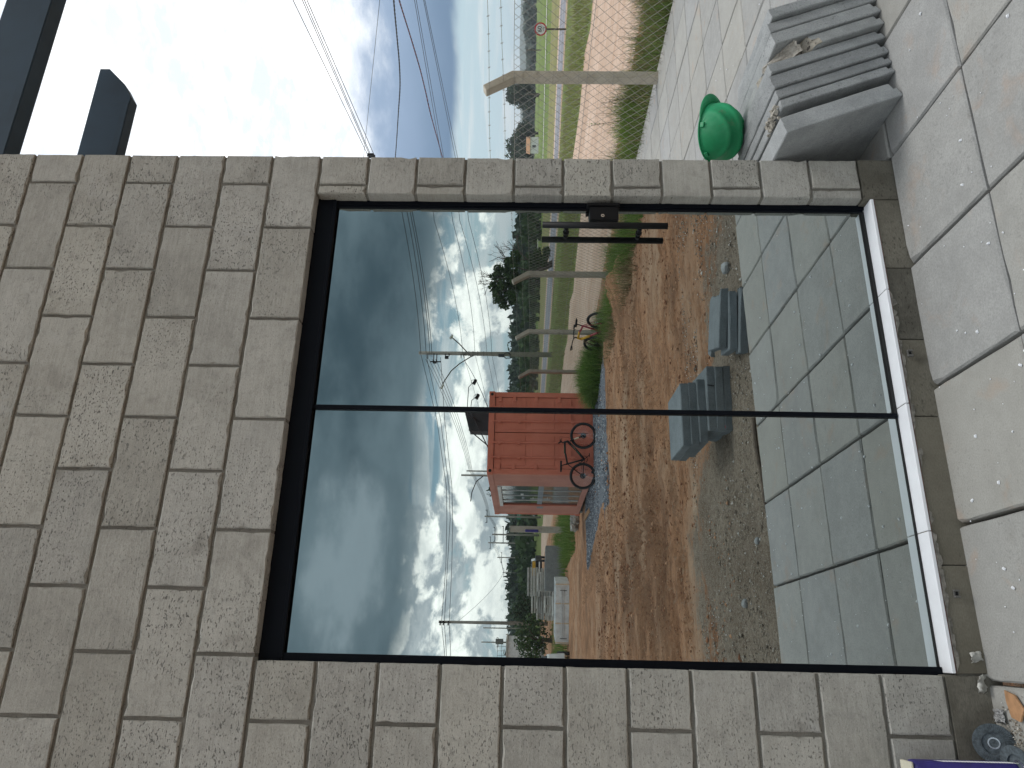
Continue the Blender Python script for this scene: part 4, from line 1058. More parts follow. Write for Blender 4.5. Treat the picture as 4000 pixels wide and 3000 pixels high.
for pts, lab in (([(4.47, -17.9, 2.9), (4.5, -17.5, 3.16), (4.60, -16.78, 3.12), (5.06, -16.57, 3.09), (5.20, -16.53, 2.96)], 'longer gooseneck floodlight reaching out over the container roof'),
                 ([(4.47, -17.9, 2.8), (4.5, -17.5, 3.05), (4.57, -16.78, 3.02), (4.72, -16.71, 3.00), (4.82, -16.67, 2.88)], 'shorter gooseneck floodlight below the longer one')):
    t_ = empty('gooseneck_lamp', pts[0]); tag(t_, lab, 'lamp', 'gooseneck floodlights on the container roof')
    L_ = [Vector(p) - Vector(pts[0]) for p in pts]; MB().tube(L_, .011, 6).build('lamp_arm', MT['cable'], t_)
    e = L_[-1]; MB().box(e + Vector((0, 0, -.04)), (.14, .10, .07), Matrix.Rotation(.4, 3, 'Y')).build('lamp_head', MT['black'], t_); MB().torus(e + Vector((-.01, .03, .0)), .06, .006, 'Y', 14, 5).build('lamp_bracket', MT['steel'], t_)
# kerb timber and a pile of pavers by its far corner
tag(MB().box((2.15, -19.6, gh(2.1, -19.6) + .03), (.14, 1.9, .05), Matrix.Rotation(.05, 3, 'Z')).build('timber_plank', MT['woodlight']), 'pale plank lying on the gravel beside the container', 'plank')
pp = empty('paver_pile', (2.85, -24.6, gh(2.8, -24.6))); tag(pp, 'small heap of grey cut blocks beyond the container', 'blocks')
for k in range(26):
    MB().box((0, 0, 0), (.11, .2, .09)).build('paver', MT['oldslab'], pp, loc=(random.uniform(-.35, .35), random.uniform(-.4, .4), .06 + .09 * (k // 9)), rot=(random.uniform(-.3, .3), random.uniform(-.3, .3), random.uniform(0, 3)))

# ------------------------------------------------------------------ bicycles
def wheel(parent, x, R=.352, rimdec='teal'):
    hub = MB().tube([(0, -.045, 0), (0, .045, 0)], .022, 12).tube([(0, -.030, 0), (0, -.027, 0)], .075, 20).build('wheel', MT['black'], parent, loc=(x, 0, R))
    ty = MB().torus((0, 0, 0), R - .027, .027, 'Y', 40, 8).build('tyre', MT['rubber'], hub, True)
    rm = MB().torus((0, 0, 0), R - .062, .011, 'Y', 40, 6).build('rim', MT['black'], hub, True)
    sp_ = MB()
    for i in range(28):
        a = 2 * math.pi * i / 28; sp_.tube([(.02 * math.cos(a + .8), (.02 if i % 2 else -.02), .02 * math.sin(a + .8)), ((R - .07) * math.cos(a), 0, (R - .07) * math.sin(a))], .0016, 3, cap=False)
    sp_.build('spokes', MT['chrome'], hub)
    dc = MB()
    for i in range(6):
        a = -2.2 + i * .16; b_ = a + .13; dc.tube([((R - .062) * math.cos(a), -.012, (R - .062) * math.sin(a)), ((R - .062) * math.cos(b_), -.012, (R - .062) * math.sin(b_))], .006, 4)
    dc.build('rim_decal', MT[rimdec], hub)
def bicycle(label, loc, heading, lean, front_m, rear_m, fork_m, decal=True, turn=0.0):
    b = empty('bicycle', loc); b.rotation_mode = 'QUATERNION'
    b.rotation_quaternion = (Matrix.Rotation(heading, 3, 'Z') @ Matrix.Rotation(lean, 3, 'X')).to_quaternion()
    tag(b, label, 'bicycle', 'bicycles parked in the yard')
    wheel(b, -.53); wheel(b, .53)
    BB = Vector((-.09, 0, .32)); ST = Vector((-.23, 0, .80)); HT = Vector((.345, 0, .86)); HB = Vector((.38, 0, .74)); RA = Vector((-.53, 0, .352))
    f = MB().tube([HT, HB], .029, 10); f.tube([HB - Vector((.01, 0, -.02)), HB.lerp(BB, .45)], .032, 8).tube([HT - Vector((.01, 0, .02)), HT.lerp(ST, .5)], .026, 8)
    fo = f.build('frame', MT[front_m], b, True)
    r_ = MB().tube([HB.lerp(BB, .45), BB], .030, 8).tube([HT.lerp(ST, .5) - Vector((0, 0, .01)), ST - Vector((0, 0, .04))], .024, 8).tube([BB, ST], .022, 8)
    for s in (-1, 1): r_.tube([BB + Vector((0, .03 * s, 0)), RA + Vector((0, .06 * s, 0))], .011, 6).tube([ST + Vector((0, .015 * s, -.05)), RA + Vector((0, .06 * s, 0))], .010, 6)
    r_.build('frame_rear', MT[rear_m], b, True)
    MB().tube([ST, ST + Vector((-.035, 0, .12))], .014, 8).build('seat_post', MT['black'], b)
    sd_ = MB(); pr = [(-.17, .07), (-.12, .08), (-.02, .045), (.08, .022), (.12, .016)]; c_ = ST + Vector((-.03, 0, .135))
    v = []
    for (x, w_) in pr: v += [c_ + Vector((x, -w_, .005)), c_ + Vector((x, 0, .022 - abs(x) * .03)), c_ + Vector((x, w_, .005)), c_ + Vector((x, 0, -.03))]
    f_ = []
    for i in range(len(pr) - 1):
        for j in range(4): f_.append((4 * i + j, 4 * i + (j + 1) % 4, 4 * i + 4 + (j + 1) % 4, 4 * i + 4 + j))
    f_ += [(3, 2, 1, 0), (16, 17, 18, 19)]
    sd_.add(v, f_).build('saddle', MT['black'], b, True)
    FA = Vector((.53, 0, .352)); fk = MB()
    for s in (-1, 1): fk.tube([HB + Vector((.015, .055 * s, -.06)), FA + Vector((0, .06 * s, 0))], .016, 8)
    fk.box(HB + Vector((.012, 0, -.055)), (.04, .15, .04)); fk.build('fork', MT[fork_m], b, True)
    if decal:
        dk = MB()
        for s in (-1, 1): dk.tube([FA.lerp(HB, .30) + Vector((0, .063 * s, 0)), FA.lerp(HB, .62) + Vector((0, .064 * s, 0))], .0195, 6)
        dk.build('fork_decal', MT['cream'], b)
        a = MB(); 
        for i in range(5): p = HB.lerp(BB, .22 + .06 * i); a.bar(p + Vector((.012, -.036, .018)), p + Vector((-.012, -.036, -.018)), .014, .004); a.bar(p + Vector((.012, .036, .018)), p + Vector((-.012, .036, -.018)), .014, .004)
        a.build('frame_decal', MT['cream'], b)
        a = MB()
        for i in range(3):
            p = HB.lerp(BB, .56 + .065 * i); 
            for s in (-1, 1): a.bar(p + Vector((.014, .036 * s, .018)), p + Vector((-.014, .036 * s, -.018)), .02, .004)
        for s in (-1, 1): a.bar(HT.lerp(ST, .12) + Vector((0, .030 * s, .008)), HT.lerp(ST, .55) + Vector((0, .030 * s, .008)), .016, .004)
        a.build('frame_decal', MT['teal'], b)
    S0 = HT + Vector((-.01, 0, .05)); S1 = S0 + Vector((.06, 0, .035)); q = Matrix.Rotation(turn, 3, 'Z')
    h_ = MB().tube([HT, S0], .016, 8).tube([S0, S1], .015, 8)
    bar = [S1 + q @ Vector((-.05, s * w_, z)) for s, w_, z in ((-1, .34, .03), (-1, .12, .02), (1, .0, 0), (1, .12, .02), (1, .34, .03))]
    h_.tube(bar, .012, 8); h_.build('handlebar', MT['black'], b, True)
    g_ = MB()
    for s in (-1, 1): g_.tube([S1 + q @ Vector((-.05, s * .24, .03)), S1 + q @ Vector((-.055, s * .35, .03))], .019, 8); g_.tube([S1 + q @ Vector((-.03, s * .2, .02)), S1 + q @ Vector((.05, s * .29, -.01))], .006, 5)
    g_.tube([S1 + Vector((0, .15, .02)), S1 + Vector((.10, .10, .02)), HB + Vector((.10, .05, 0)), HB + Vector((.03, .05, -.1))], .004, 5)
    g_.build('grips', MT['black'], b)
    ck = MB().torus(BB + Vector((0, -.05, 0)), .085, .006, 'Y', 24, 5).tube([BB + Vector((0, -.06, 0)), BB + Vector((0, .06, 0))], .02, 10)
    ck.bar(BB + Vector((0, -.07, 0)), BB + Vector((.11, -.07, -.13)), .018).bar(BB + Vector((0, .07, 0)), BB + Vector((-.11, .07, .13)), .018)
    ck.box(BB + Vector((.11, -.12, -.13)), (.09, .09, .02)).box(BB + Vector((-.11, .12, .13)), (.09, .09, .02)); ck.build('crankset', MT['black'], b)
    MB().bar(BB + Vector((0, -.05, .08)), RA + Vector((0, -.05, .04)), .006).bar(BB + Vector((0, -.05, -.08)), RA + Vector((0, -.05, -.04)), .006).bar(RA + Vector((0, -.05, -.03)), RA + Vector((.03, -.05, -.13)), .02).build('chain', MT['black'], b)
    return b
bicycle('black mountain bicycle with green lettering leaning on the container doors', (3.06, -16.24, -.385), R_(19), R_(6), 'black', 'black', 'black')
bicycle('yellow and red mountain bicycle parked in tall grass at the fence', (5.38, -13.62, -.60), R_(-98), R_(-8), 'yellow', 'magenta', 'gold', False, turn=.12)

# ------------------------------------------------------------------ beyond the yard: truck side, slab piles, precast panel
tb = empty('dropside_truck_bed', (-.12, -31.0, -.56)); tb.rotation_euler[2] = R_(14); tag(tb, 'white aluminium dropside bed standing on the ground at the far yard edge', 'truck bed')
o = MB().box((0, -.9, .32), (2.50, 1.7, .04)).build('bed_floor', MT['white'], tb)
for y in (0, -1.8):
    o = MB().box((0, y, .34), (2.56, .05, .60)).build('side_board', MT['white'], tb)
    if y == 0:
        mb = MB()
        for x in (-1.24, -.42, .42, 1.24): mb.box((x, .04, .34), (.05, .03, .62))
        mb.build('board_rib', MT['cream'], tb); mb = MB()
        for z in (.30, .38): mb.box((0, .052, z), (2.2, .02, .028))
        mb.build('tie_rail', MT['white'], tb)
        MB().box((-1.05, .07, .30), (.02, .01, .30)).box((.98, .07, .30), (.02, .01, .30)).build('strap', MT['black'], tb)
for x in (-1.28, 1.28): MB().box((x, -.9, .34), (.04, 1.75, .58)).build('end_board', MT['white'], tb)
def pile(name, x, y, w_, d_, z0, z1, t_, rz, label, m='oldslab', grp='stacks of concrete panels beyond the yard'):
    p = empty(name, (x, y, -.6)); p.rotation_euler[2] = rz; tag(p, label, 'panel stack', grp)
    z = 0; i = 0
    while z < z1 + .6 - t_:
        bevel(MB().box((random.uniform(-.04, .04), 0, z + t_ / 2), (w_ + random.uniform(-.06, .04), d_, t_ * .82)).build('panel', MT[m], p), .01, 1); z += t_; i += 1
        if i % 4 == 0: MB().box((-w_ * .3, 0, z + .0), (.08, d_, .03)).box((w_ * .3, 0, z), (.08, d_, .03)).build('spacer', MT['wood'], p); z += .03
pile('panel_stack', 1.92, -38.9, 1.26, .9, -.6, 1.35, .14, R_(-20), 'tallest stack of grey concrete panels behind the precast wall')
pile('panel_stack', 1.72, -36.8, .72, .8, -.6, .82, .10, R_(-20), 'narrow stack of panels in front of the tallest one')
pile('panel_stack', 1.03, -41.2, 1.0, .8, -.6, 1.13, .12, R_(-20), 'pale topped stack set farthest back')
pile('panel_stack', .72, -39.4, 1.32, .8, -.6, .86, .11, R_(-20), 'wide stack of panels in front of the pale topped one')
pile('panel_stack', .54, -36.1, .68, .7, -.6, .50, .11, R_(-20), 'low stack of panels just above the truck bed')
pile('panel_stack', .40, -33.9, 1.1, .7, -.6, .22, .10, R_(-20), 'lowest stack of panels directly behind the truck bed')
pw = empty('precast_panel', (2.15, -34.2, -.6)); pw.rotation_euler[2] = R_(19); tag(pw, 'grey precast concrete panel standing in the grass behind the clay yard', 'concrete panel')
bevel(MB().box((0, 0, .53), (2.2, .10, 1.05)).build('panel_body', MT['panel'], pw), .06, 4); MB().box((0, .0, 1.065), (2.0, .08, .01)).build('top_edge', MT['white'], pw)
blades(7000, lambda: ((lambda x, y: (x, y, -.62, 1))(random.uniform(-6, 5.4), random.uniform(-45, -31.6))), (.2, .6), .022, MT['grass'], 'far_grass', 'green grass around the panel stacks', .5, 2)
blades(3500, lambda: ((lambda x, y: (x, y, -.62, 1))(random.uniform(2.0, 5.6), random.uniform(-33, -26.5))), (.2, .7), .018, MT['grass'], 'bank_grass', 'tall green grass beyond the container corner', .5, 2)
# white car nose at the far left
wc = empty('parked_van', (-2.25, -31.6, -.56)); tag(wc, 'white vehicle corner just showing at the door edge in the reflection', 'van')
bevel(MB().box((0, 0, .62), (1.0, 2.2, .75), None, .9).build('body', MT['white'], wc), .08, 3); MB().box((0, 0, 1.1), (.8, 1.3, .3), None, .8).build('cab_window', MT['darkglass'], wc)
MB().torus((.5, .6, .25), .22, .08, 'X', 20, 6).torus((.5, -.7, .25), .22, .08, 'X', 20, 6).build('wheel', MT['rubber'], wc)
# dark pickup between the poles
cr = empty('parked_car', (6.1, -69.0, -.62)); cr.rotation_euler[2] = R_(15); tag(cr, 'dark car with yellow load parked far off behind the precast panel', 'car')
bevel(MB().box((0, 0, .75), (1.7, 3.6, .6)).build('body', MT['black'], cr), .1, 3); bevel(MB().box((0, -.3, 1.2), (1.4, 1.8, .5), None, .8).build('cabin', MT['darkglass'], cr), .05, 2)
MB().box((0, 1.0, 1.15), (1.2, .9, .35)).build('load', MT['yellow'], cr); MB().box((0, 1.82, .7), (1.5, .03, .12)).build('bumper', MT['white'], cr)
mbw = MB()
for x in (-.75, .75):
    for y in (-1.1, 1.1): mbw.torus((x, y, .3), .22, .09, 'X', 16, 6)
mbw.build('wheels', MT['rubber'], cr)
# hut
ht = empty('white_hut', (-1.9, -73.5, -.6)); ht.rotation_euler[2] = R_(12); tag(ht, 'low pale building with a roof railing behind the bush', 'building')
bevel(MB().box((.2, 0, 2.05), (2.9, 3.0, 3.0)).build('wall', MT['white'], ht), .03, 1); MB().box((.2, 0, 3.62), (3.2, 3.3, .15)).build('roof', MT['oldslab'], ht)
MB().box((-.6, 1.52, 2.6), (1.1, .05, 1.1)).build('window', MT['darkglass'], ht); MB().box((.2, 0, .28), (2.95, 3.05, .56)).build('base', MT['oldslab'], ht)
mb = MB()
for k in range(8): mb.bar((-1.3 + k * .42, 1.55, 3.7), (-1.3 + k * .42, 1.55, 4.5), .03)
for z in (4.1, 4.5): mb.bar((-1.35, 1.55, z), (1.7, 1.55, z), .03)
mb.build('railing', MT['steel'], ht)
# pale pillar with dark cloth beyond the container
pl_ = empty('pale_pillar', (3.3, -32.0, -.6)); tag(pl_, 'pale concrete pillar beyond the container with a dark cloth hung on it', 'pillar')
MB().box((.36, 0, 1.38), (.27, .25, 2.76)).build('pillar_body', MT['post'], pl_); bevel(MB().box((.27, .16, 1.75), (.12, .10, .62)).build('hung_cloth', MT['bag'], pl_), .03, 2)
# green road sign
gs = empty('direction_sign', (19.2, -114, -.6)); gs.rotation_euler[2] = R_(22); tag(gs, 'green highway direction sign far off against the dark hill', 'sign')
MB().box((0, 0, 3.05), (1.5, .06, .62)).build('sign_board', MT['green_sign'], gs)
MB().box((0, .036, 3.2), (1.1, .004, .06)).box((.1, .036, 2.95), (.8, .004, .05)).build('sign_print', MT['white'], gs)
MB().tube([(-.5, -.06, 0), (-.5, -.06, 3.3)], .05, 8).tube([(.5, -.06, 0), (.5, -.06, 3.3)], .05, 8).build('sign_post', MT['steel'], gs)

# ------------------------------------------------------------------ speed sign
sg = empty('speed_sign', (34.0, 32.2, -.60)); tag(sg, 'round white 60 speed limit sign with a red ring beyond the fence', 'sign')
facing = math.atan2(-2.5 - 32.2, -1.9 - 34.0) + math.pi / 2     # local -Y looks at the camera
sg.rotation_euler[2] = facing
MB().tube([(0, .03, 0), (0, .03, 1.25)], .055, 8).build('sign_post', MT['barkm'], sg)
def dsc(name, R0, y, m, th=.01): return MB().tube([(0, y, 1.56), (0, y - th, 1.56)], R0, 40).build(name, MT[m], sg)
dsc('sign_back', .375, .015, 'steel'); MB().torus((0, -.002, 1.56), .325, .048, 'Y', 44, 6, .15).build('red_ring', MT['red'], sg); dsc('sign_face', .30, .004, 'white')
def text(s, size, loc, parent, m, name='sign_text', rot=(math.pi / 2, 0, 0)):
    cu = bpy.data.curves.new(name, 'FONT'); cu.body = s; cu.size = size; cu.align_x = 'CENTER'; cu.align_y = 'CENTER'; cu.extrude = .001; cu.offset = .008 * size
    o = bpy.data.objects.new(name, cu); col.objects.link(o); o.parent = parent; o.location = loc; o.rotation_euler = rot
    me_ = bpy.data.meshes.new_from_object(o); bpy.data.objects.remove(o); o = link(name, me_, MT[m], parent, loc, rot); return o
text('60', .36, (0, -.010, 1.60), sg, 'black'); text('km/h', .12, (0, -.010, 1.39), sg, 'black')

# ------------------------------------------------------------------ utility poles and wires
def upole(x, y, H, r, label, arms=(), wood=False, zg=-.62, cls=None):
    p = empty('utility_pole', (x, y, zg)); tag(p, label, 'utility pole', 'utility poles')
    MB().tube([(0, 0, -.3), (0, 0, H)], r, 10, r * .62).build('shaft', MT['utilpole'], p, True)
    mb = MB()
    for (dx, dy, z, L) in arms:
        mb.bar((-dx * L / 2, -dy * L / 2, z), (dx * L / 2, dy * L / 2, z), .09)
        for s in (-1, 0, 1): mb.tube([(dx * L / 2 * s * .95, dy * L / 2 * s * .95, z), (dx * L / 2 * s * .95, dy * L / 2 * s * .95, z + .22)], .04, 6)
    if mb.v: mb.build('cross_arm', MT['black'], p)
    return p
P1 = upole(21.55, -53.8, 11.1, .22, 'tall brown utility pole with street lamp arms beyond the bicycle')
mb = MB()
for z, L in ((10.35, .6), (9.85, .9), (9.6, .9), (8.9, .5), (8.6, .35), (7.6, .5), (7.35, .5)): mb.bar((0, .05, z), (-L, .25, z - .05), .07)
mb.bar((-.85, .2, 9.2), (-.85, .2, 10.1), .08); mb.box((-.9, .2, 9.72), (.16, .2, .3)); mb.box((-.45, .2, 8.75), (.22, .2, .3)); mb.build('insulator_bracket', MT['black'], P1)
mb = MB()
for z in (7.2, 6.95, 6.6, 6.2, 5.7): mb.torus((0, 0, z), .19, .03, 'Z', 12, 5)
mb.build('clamp', MT['steel'], P1)
MB().torus((-.25, .3, 3.75), .28, .025, 'Y', 24, 5).torus((-.22, .3, 3.78), .23, .02, 'Y', 24, 5).box((-.25, .25, 4.25), (.2, .15, .45)).build('cable_coil', MT['cable'], P1)
a0 = Vector((21.55, -53.8, -.62))
for pts, lab in (([(20.46, -51.8, 5.95), (20.9, -50.3, 6.8), (21.05, -49.3, 7.35)], 'r'), ([(20.84, -52.8, 6.1), (19.9, -52.0, 6.9), (19.0, -51.2, 7.42), (17.63, -49.9, 7.78), (16.9, -49.1, 7.84)], 'l')):
    pts = [Vector((21.3, -53.5, pts[0][2] - .15))] + [Vector(p) for p in pts]
    arm = MB().tube([p - a0 for p in pts], .045, 6).build('lamp_arm', MT['steel'], P1)
    e = pts[-1] - a0; MB().box(e, (.35, .25, .12), Matrix.Rotation(.5, 3, 'Y')).build('lamp_head', MT['white'], arm)
def wire(name, pts, r, m='cable', sag=0, label=None, group=None, sub=10, cat='cable'):
    mb = MB(); P = [Vector(p) for p in pts]; out = []
    for a, b in zip(P[:-1], P[1:]):
        for i in range(sub):
            t_ = i / sub; q = a.lerp(b, t_); q.z -= sag * 4 * t_ * (1 - t_); out.append(q)
    out.append(P[-1]); o = mb.tube(out, r, 4).build(name, MT[m]); return tag(o, label, cat, group)
P2 = upole(.62, -60.4, 9.0, .17, 'tall brown utility pole seen nearest the left door jamb', ())
mb = MB()
for z in (8.85, 8.6, 8.2): mb.box((-.1, .2, z), (.35, .35, .08))
mb.build('insulator_bracket', MT['black'], P2)
upole(-.2, -100.5, 7.6, .12, 'thin pole with a transformer behind the tall brown one', ((1, 0, 5.4, 1.2),))
upole(1.3, -92, 7.0, .10, 'thinner pole just beside the tall brown one', ())
MB_ = MB().tube([(0, 0, 0), (0, 0, 1.0)], .35, 12).build('transformer', MT['steel'], bpy.data.objects['utility_pole.002'], loc=(.1, .4, 4.7))
upole(15.3, -94.2, 7.4, .15, 'dark utility pole nearest to the container in the reflection', ((.9, .3, 7.1, 1.8),))
upole(14.5, -104.2, 6.8, .17, 'pale utility pole carrying three switch arms', ((.9, .3, 6.4, 2.2), (.9, .3, 5.2, 2.6), (.9, .3, 4.6, 1.6)))
upole(17.6, -134.3, 8.8, .18, 'dark utility pole in the middle of the far row', ((.9, .3, 8.4, 2.4),))
upole(14.77, -132.6, 7.0, .14, 'pale pole with a grey box beyond the precast panel', ((.9, .3, 6.2, 2.0),))
upole(17.3, -182.5, 7.4, .16, 'faintest far pole, last of the row', ((.9, .3, 7.1, 2.4),))
upole(15.7, -70.7, 8.1, .11, 'slim pole rising behind the container roof', ())
p_ = upole(12.3, -58.1, 7.5, .12, 'slim pole with a curved lamp arm behind the container roof', ())
MB().tube([(0, 0, 5.6), (-.6, .3, 6.2), (-1.6, .7, 6.5), (-2.4, 1.0, 6.55)], .04, 6).build('lamp_arm', MT['cable'], p_)
G1 = 'power cables of the reflected line'
ends = [((21.37, -53.57, 10.29), (26.5, -37.8, 10.1)), ((21.19, -53.65, 9.83), (26.45, -37.8, 9.75)), ((21.19, -53.66, 9.52), (26.45, -37.8, 9.55)), ((21.14, -53.69, 9.35), (26.4, -37.8, 9.4))]
for i, (a, b) in enumerate(ends):
    od = ('highest', 'second highest', 'third', 'lowest')[i]
    b = Vector(b); a = Vector(a); c_ = b + (b - a) * 1.1
    wire('power_cable', [a, b, c_], .022, sag=.25, label=od + ' of the cables running from the tall pole towards the right door jamb', group=G1)
lw = [[(21.37, -53.57, 10.29), (16.4, -55.6, 8.9), (11.16, -57.4, 8.01), (8.65, -58.33, 7.93), (4.97, -59.69, 7.96), (.61, -61.29, 8.25), (-1.73, -62.16, 7.95), (-9, -65, 8)],
      [(21.19, -53.65, 9.83), (16.4, -55.6, 8.6), (11.17, -57.4, 7.79), (8.66, -58.33, 7.66), (4.97, -59.69, 7.83), (.61, -61.3, 8.01), (-1.73, -62.16, 7.8), (-9, -65, 8)],
      [(21.14, -53.69, 8.65), (16.4, -55.6, 8.25), (11.17, -57.4, 7.55), (8.66, -58.33, 7.45), (4.98, -59.69, 7.47), (.62, -61.3, 7.6), (-1.72, -62.17, 7.45), (-9, -65, 7.6)]]
for L_, od in zip(lw, ('top', 'middle', 'bottom')): wire('power_cable', L_, .020, label=od + ' cable crossing the cloudy sky above the truck bed between two tall poles', group='power cables above the truck bed', sub=3)
for k in range(4):
    z = 9.4 - k * .28
    wire('power_cable', [(21.0, -53.8, z + .5), (15.7, -70.7, 7.2 - k * .1), (15.3, -94.2, 6.4 - k * .1), (14.5, -104.2, 5.8 - k * .1), (17.6, -134.3, 7.6 - k * .2), (17.3, -182, 6.6)], .018, sag=.35, label=('highest', 'second highest', 'third highest', 'lowest')[k] + ' cable descending from the tall pole behind the container roof', group='power cables behind the container')
wire('phone_cable', [(20.61, -52.87, 6.63), (10.77, -35.24, 3.6), (5.0, -22.0, 2.55)], .02, sag=.12, label='black drop cable from the tall pole down to the container roof')
for k, (z0, z1) in enumerate(((6.8, 6.4), (6.0, 5.6), (5.2, 5.5), (5.0, 5.3))):
    wire('phone_cable', [(21.4, -53.6, z0 - .2 * k), (23.5, -36.9, z1 + 1.0 - .35 * k), (27, -12, 7.6 - .3 * k)], .014, sag=.3, label=('highest', 'second', 'third', 'lowest')[k] + ' thin phone cable right of the tall pole', group='thin cables right of the tall pole')
    wire('phone_cable', [(21.4, -53.6, z0 - .2 * k), (10.0, -62, 3.6 - .3 * k)], .012, sag=.3, label=('highest', 'second', 'third', 'lowest')[k] + ' thin phone cable running down from the pole behind the container', group='thin cables left of the tall pole')
for x in (P1.location,): pass
wire('phone_cable', [(0.6, -61, 7.0), (10, -110, 4.5), (17, -182, 5.6)], .018, sag=.6, label='long sagging cable over the far panel stacks')
# wires in front of the camera, east of the fence
G2 = 'overhead power cables in the white sky'
def ext(a, b, k0=.9, k1=1.6): a, b = Vector(a), Vector(b); d = b - a; return [a - d * k0, a, b, b + d * k1]
for od, (a, b) in zip(('highest', 'third', 'lowest', 'second highest'), (((21.67, 18.93, 10.72), (23.69, 30.99, 10.37)), ((21.68, 18.94, 10.28), (23.69, 30.99, 10.21)), ((21.68, 18.94, 10.18), (23.69, 31.0, 10.02)), ((21.68, 18.94, 10.36), (23.69, 30.99, 10.27)))):
    wire('power_cable', ext(a, b), .017, 'cable', label=od + ' power cable of the bundle crossing the white sky to the wall edge', group=G2, sub=4)
isl = tag(MB().box((23.69, 30.99, 10.20), (.10, .3, .34)).tube([(23.69, 30.99, 9.98), (23.69, 30.99, 10.42)], .05, 6).build('cable_spacer', MT['black']), 'small dark spacer clamping the power cables at the wall edge', 'spacer')
for od, (a, b) in zip(('highest', 'second', 'third', 'lowest'), (((23.01, 20.13, 6.27), (25.99, 33.95, 6.79)), ((23.02, 20.13, 6.2), (25.99, 33.95, 6.65)), ((23.02, 20.14, 5.9), (26.01, 33.96, 5.96)), ((23.02, 20.14, 5.85), (26.01, 33.96, 5.83)))):
    wire('phone_cable', ext(a, b), .012, label=od + ' hair thin phone cable over the dark cloud band', group='phone cables over the cloud band', sub=4)
wire('phone_cable', ext((31.29, 27.66, 9.75), (36.02, 47.13, 15.01), .3, .6), .014, label='single hair thin wire slanting up to the wall edge')
def twisted(pts, r, label, m2):
    t_ = empty('twisted_cable', pts[0]); tag(t_, label, 'cable'); P = [Vector(p) - Vector(pts[0]) for p in pts]
    fine = []
    for i in range(len(P) - 1):
        p0, p1, p2, p3 = P[max(0, i - 1)], P[i], P[i + 1], P[min(len(P) - 1, i + 2)]
        for j in range(24):
            u_ = j / 24; fine.append(.5 * ((2 * p1) + (p2 - p0) * u_ + (2 * p0 - 5 * p1 + 4 * p2 - p3) * u_ ** 2 + (3 * p1 - p0 - 3 * p2 + p3) * u_ ** 3))
    for s, m_ in ((0, 'cable'), (math.pi, m2)):
        q = []; dist = 0
        for i, p in enumerate(fine):
            if i: dist += (p - fine[i - 1]).length
            a = dist * 22 + s; q.append(p + Vector((math.cos(a) * r * .8, 0, math.sin(a) * r * .8)))
        MB().tube(q, r, 5).build('strand', MT[m_], t_)
twisted([(6.82, 4.85, 3.38), (7.21, 5.77, 3.54), (7.81, 7.14, 3.75), (8.19, 8.07, 3.89), (8.52, 9.01, 4.05), (8.78, 9.97, 4.25), (9.47, 12.38, 4.76), (9.68, 13.89, 5.12)], .0085, 'thick twisted black service cable hanging before the dark cloud band', 'cable')
twisted([(8.56, 6.33, 3.79), (8.87, 7.28, 3.82), (9.81, 9.07, 3.93), (10.33, 10.47, 3.96), (10.92, 11.85, 4.04), (11.08, 12.86, 4.04), (12.03, 15.71, 4.1), (12.4, 17.7, 4.06)], .0095, 'twisted black and red service cable slanting over the dark cloud band', 'cablered')

# ------------------------------------------------------------------ trees, woods and hills
def leaf_arrays(blobs, size, n_per):
    Vs = []
    for (cx, cy, cz, rx, ry, rz) in blobs:
        n = max(6, int(n_per * (rx * rz) ** .9)); d = rng.normal(size=(n, 3)); d /= np.linalg.norm(d, axis=1)[:, None]
        r = rng.uniform(.55, 1.0, (n, 1)) ** .6; c = d * r * (rx, ry, rz) + (cx, cy, cz)
        a = rng.normal(size=(n, 3)); a /= np.linalg.norm(a, axis=1)[:, None]; b = np.cross(a, d + .3 * rng.normal(size=(n, 3))); b /= (np.linalg.norm(b, axis=1)[:, None] + 1e-6)
        s = size * rng.uniform(.6, 1.4, (n, 1)); Vs.append(np.stack([c - a * s, c + b * s * .55, c + a * s, c - b * s * .55], 1))
    V = np.concatenate(Vs, 0); F = np.arange(len(V) * 4).reshape(-1, 4); return V.reshape(-1, 3), F
def crown_blobs(x, y, z0, z1, r, n=16, seed=0):
    q = random.Random(seed); out = []
    for _ in range(n):
        h = q.uniform(0, 1); zz = z0 + (z1 - z0) * h; rr = r * (1 - abs(h - .45) * .9); a = q.uniform(0, 6.28); d = q.uniform(0, rr * .75)
        s = r * q.uniform(.28, .45); out.append((x + math.cos(a) * d, y + math.sin(a) * d, zz, s, s, s * .8))
    return out
def tree(x, y, zg, H, r, label, seed, m='leafdark', size=.28, npb=26, group='single trees beyond the road'):
    t_ = empty('broadleaf_tree', (x, y, zg)); tag(t_, label, 'tree', group); q = random.Random(seed)
    mb = MB().tube([(0, 0, -.2), (.1, 0, H * .3), (0, .1, H * .6)], r * .09, 8, r * .04)
    for k in range(6):
        a = q.uniform(0, 6.28); z = H * q.uniform(.25, .5); mb.tube([(0, 0, z), (math.cos(a) * r * .35, math.sin(a) * r * .35, z + H * .15), (math.cos(a) * r * .7, math.sin(a) * r * .7, z + H * .28)], r * .035, 5, r * .012)
    mb.build('trunk', MT['barkm'], t_)
    V_, F_ = leaf_arrays(crown_blobs(0, 0, H * .32, H * .93, r, 26, seed), size, npb); link('crown', np_mesh('crown', V_, F_), MT[m], t_)
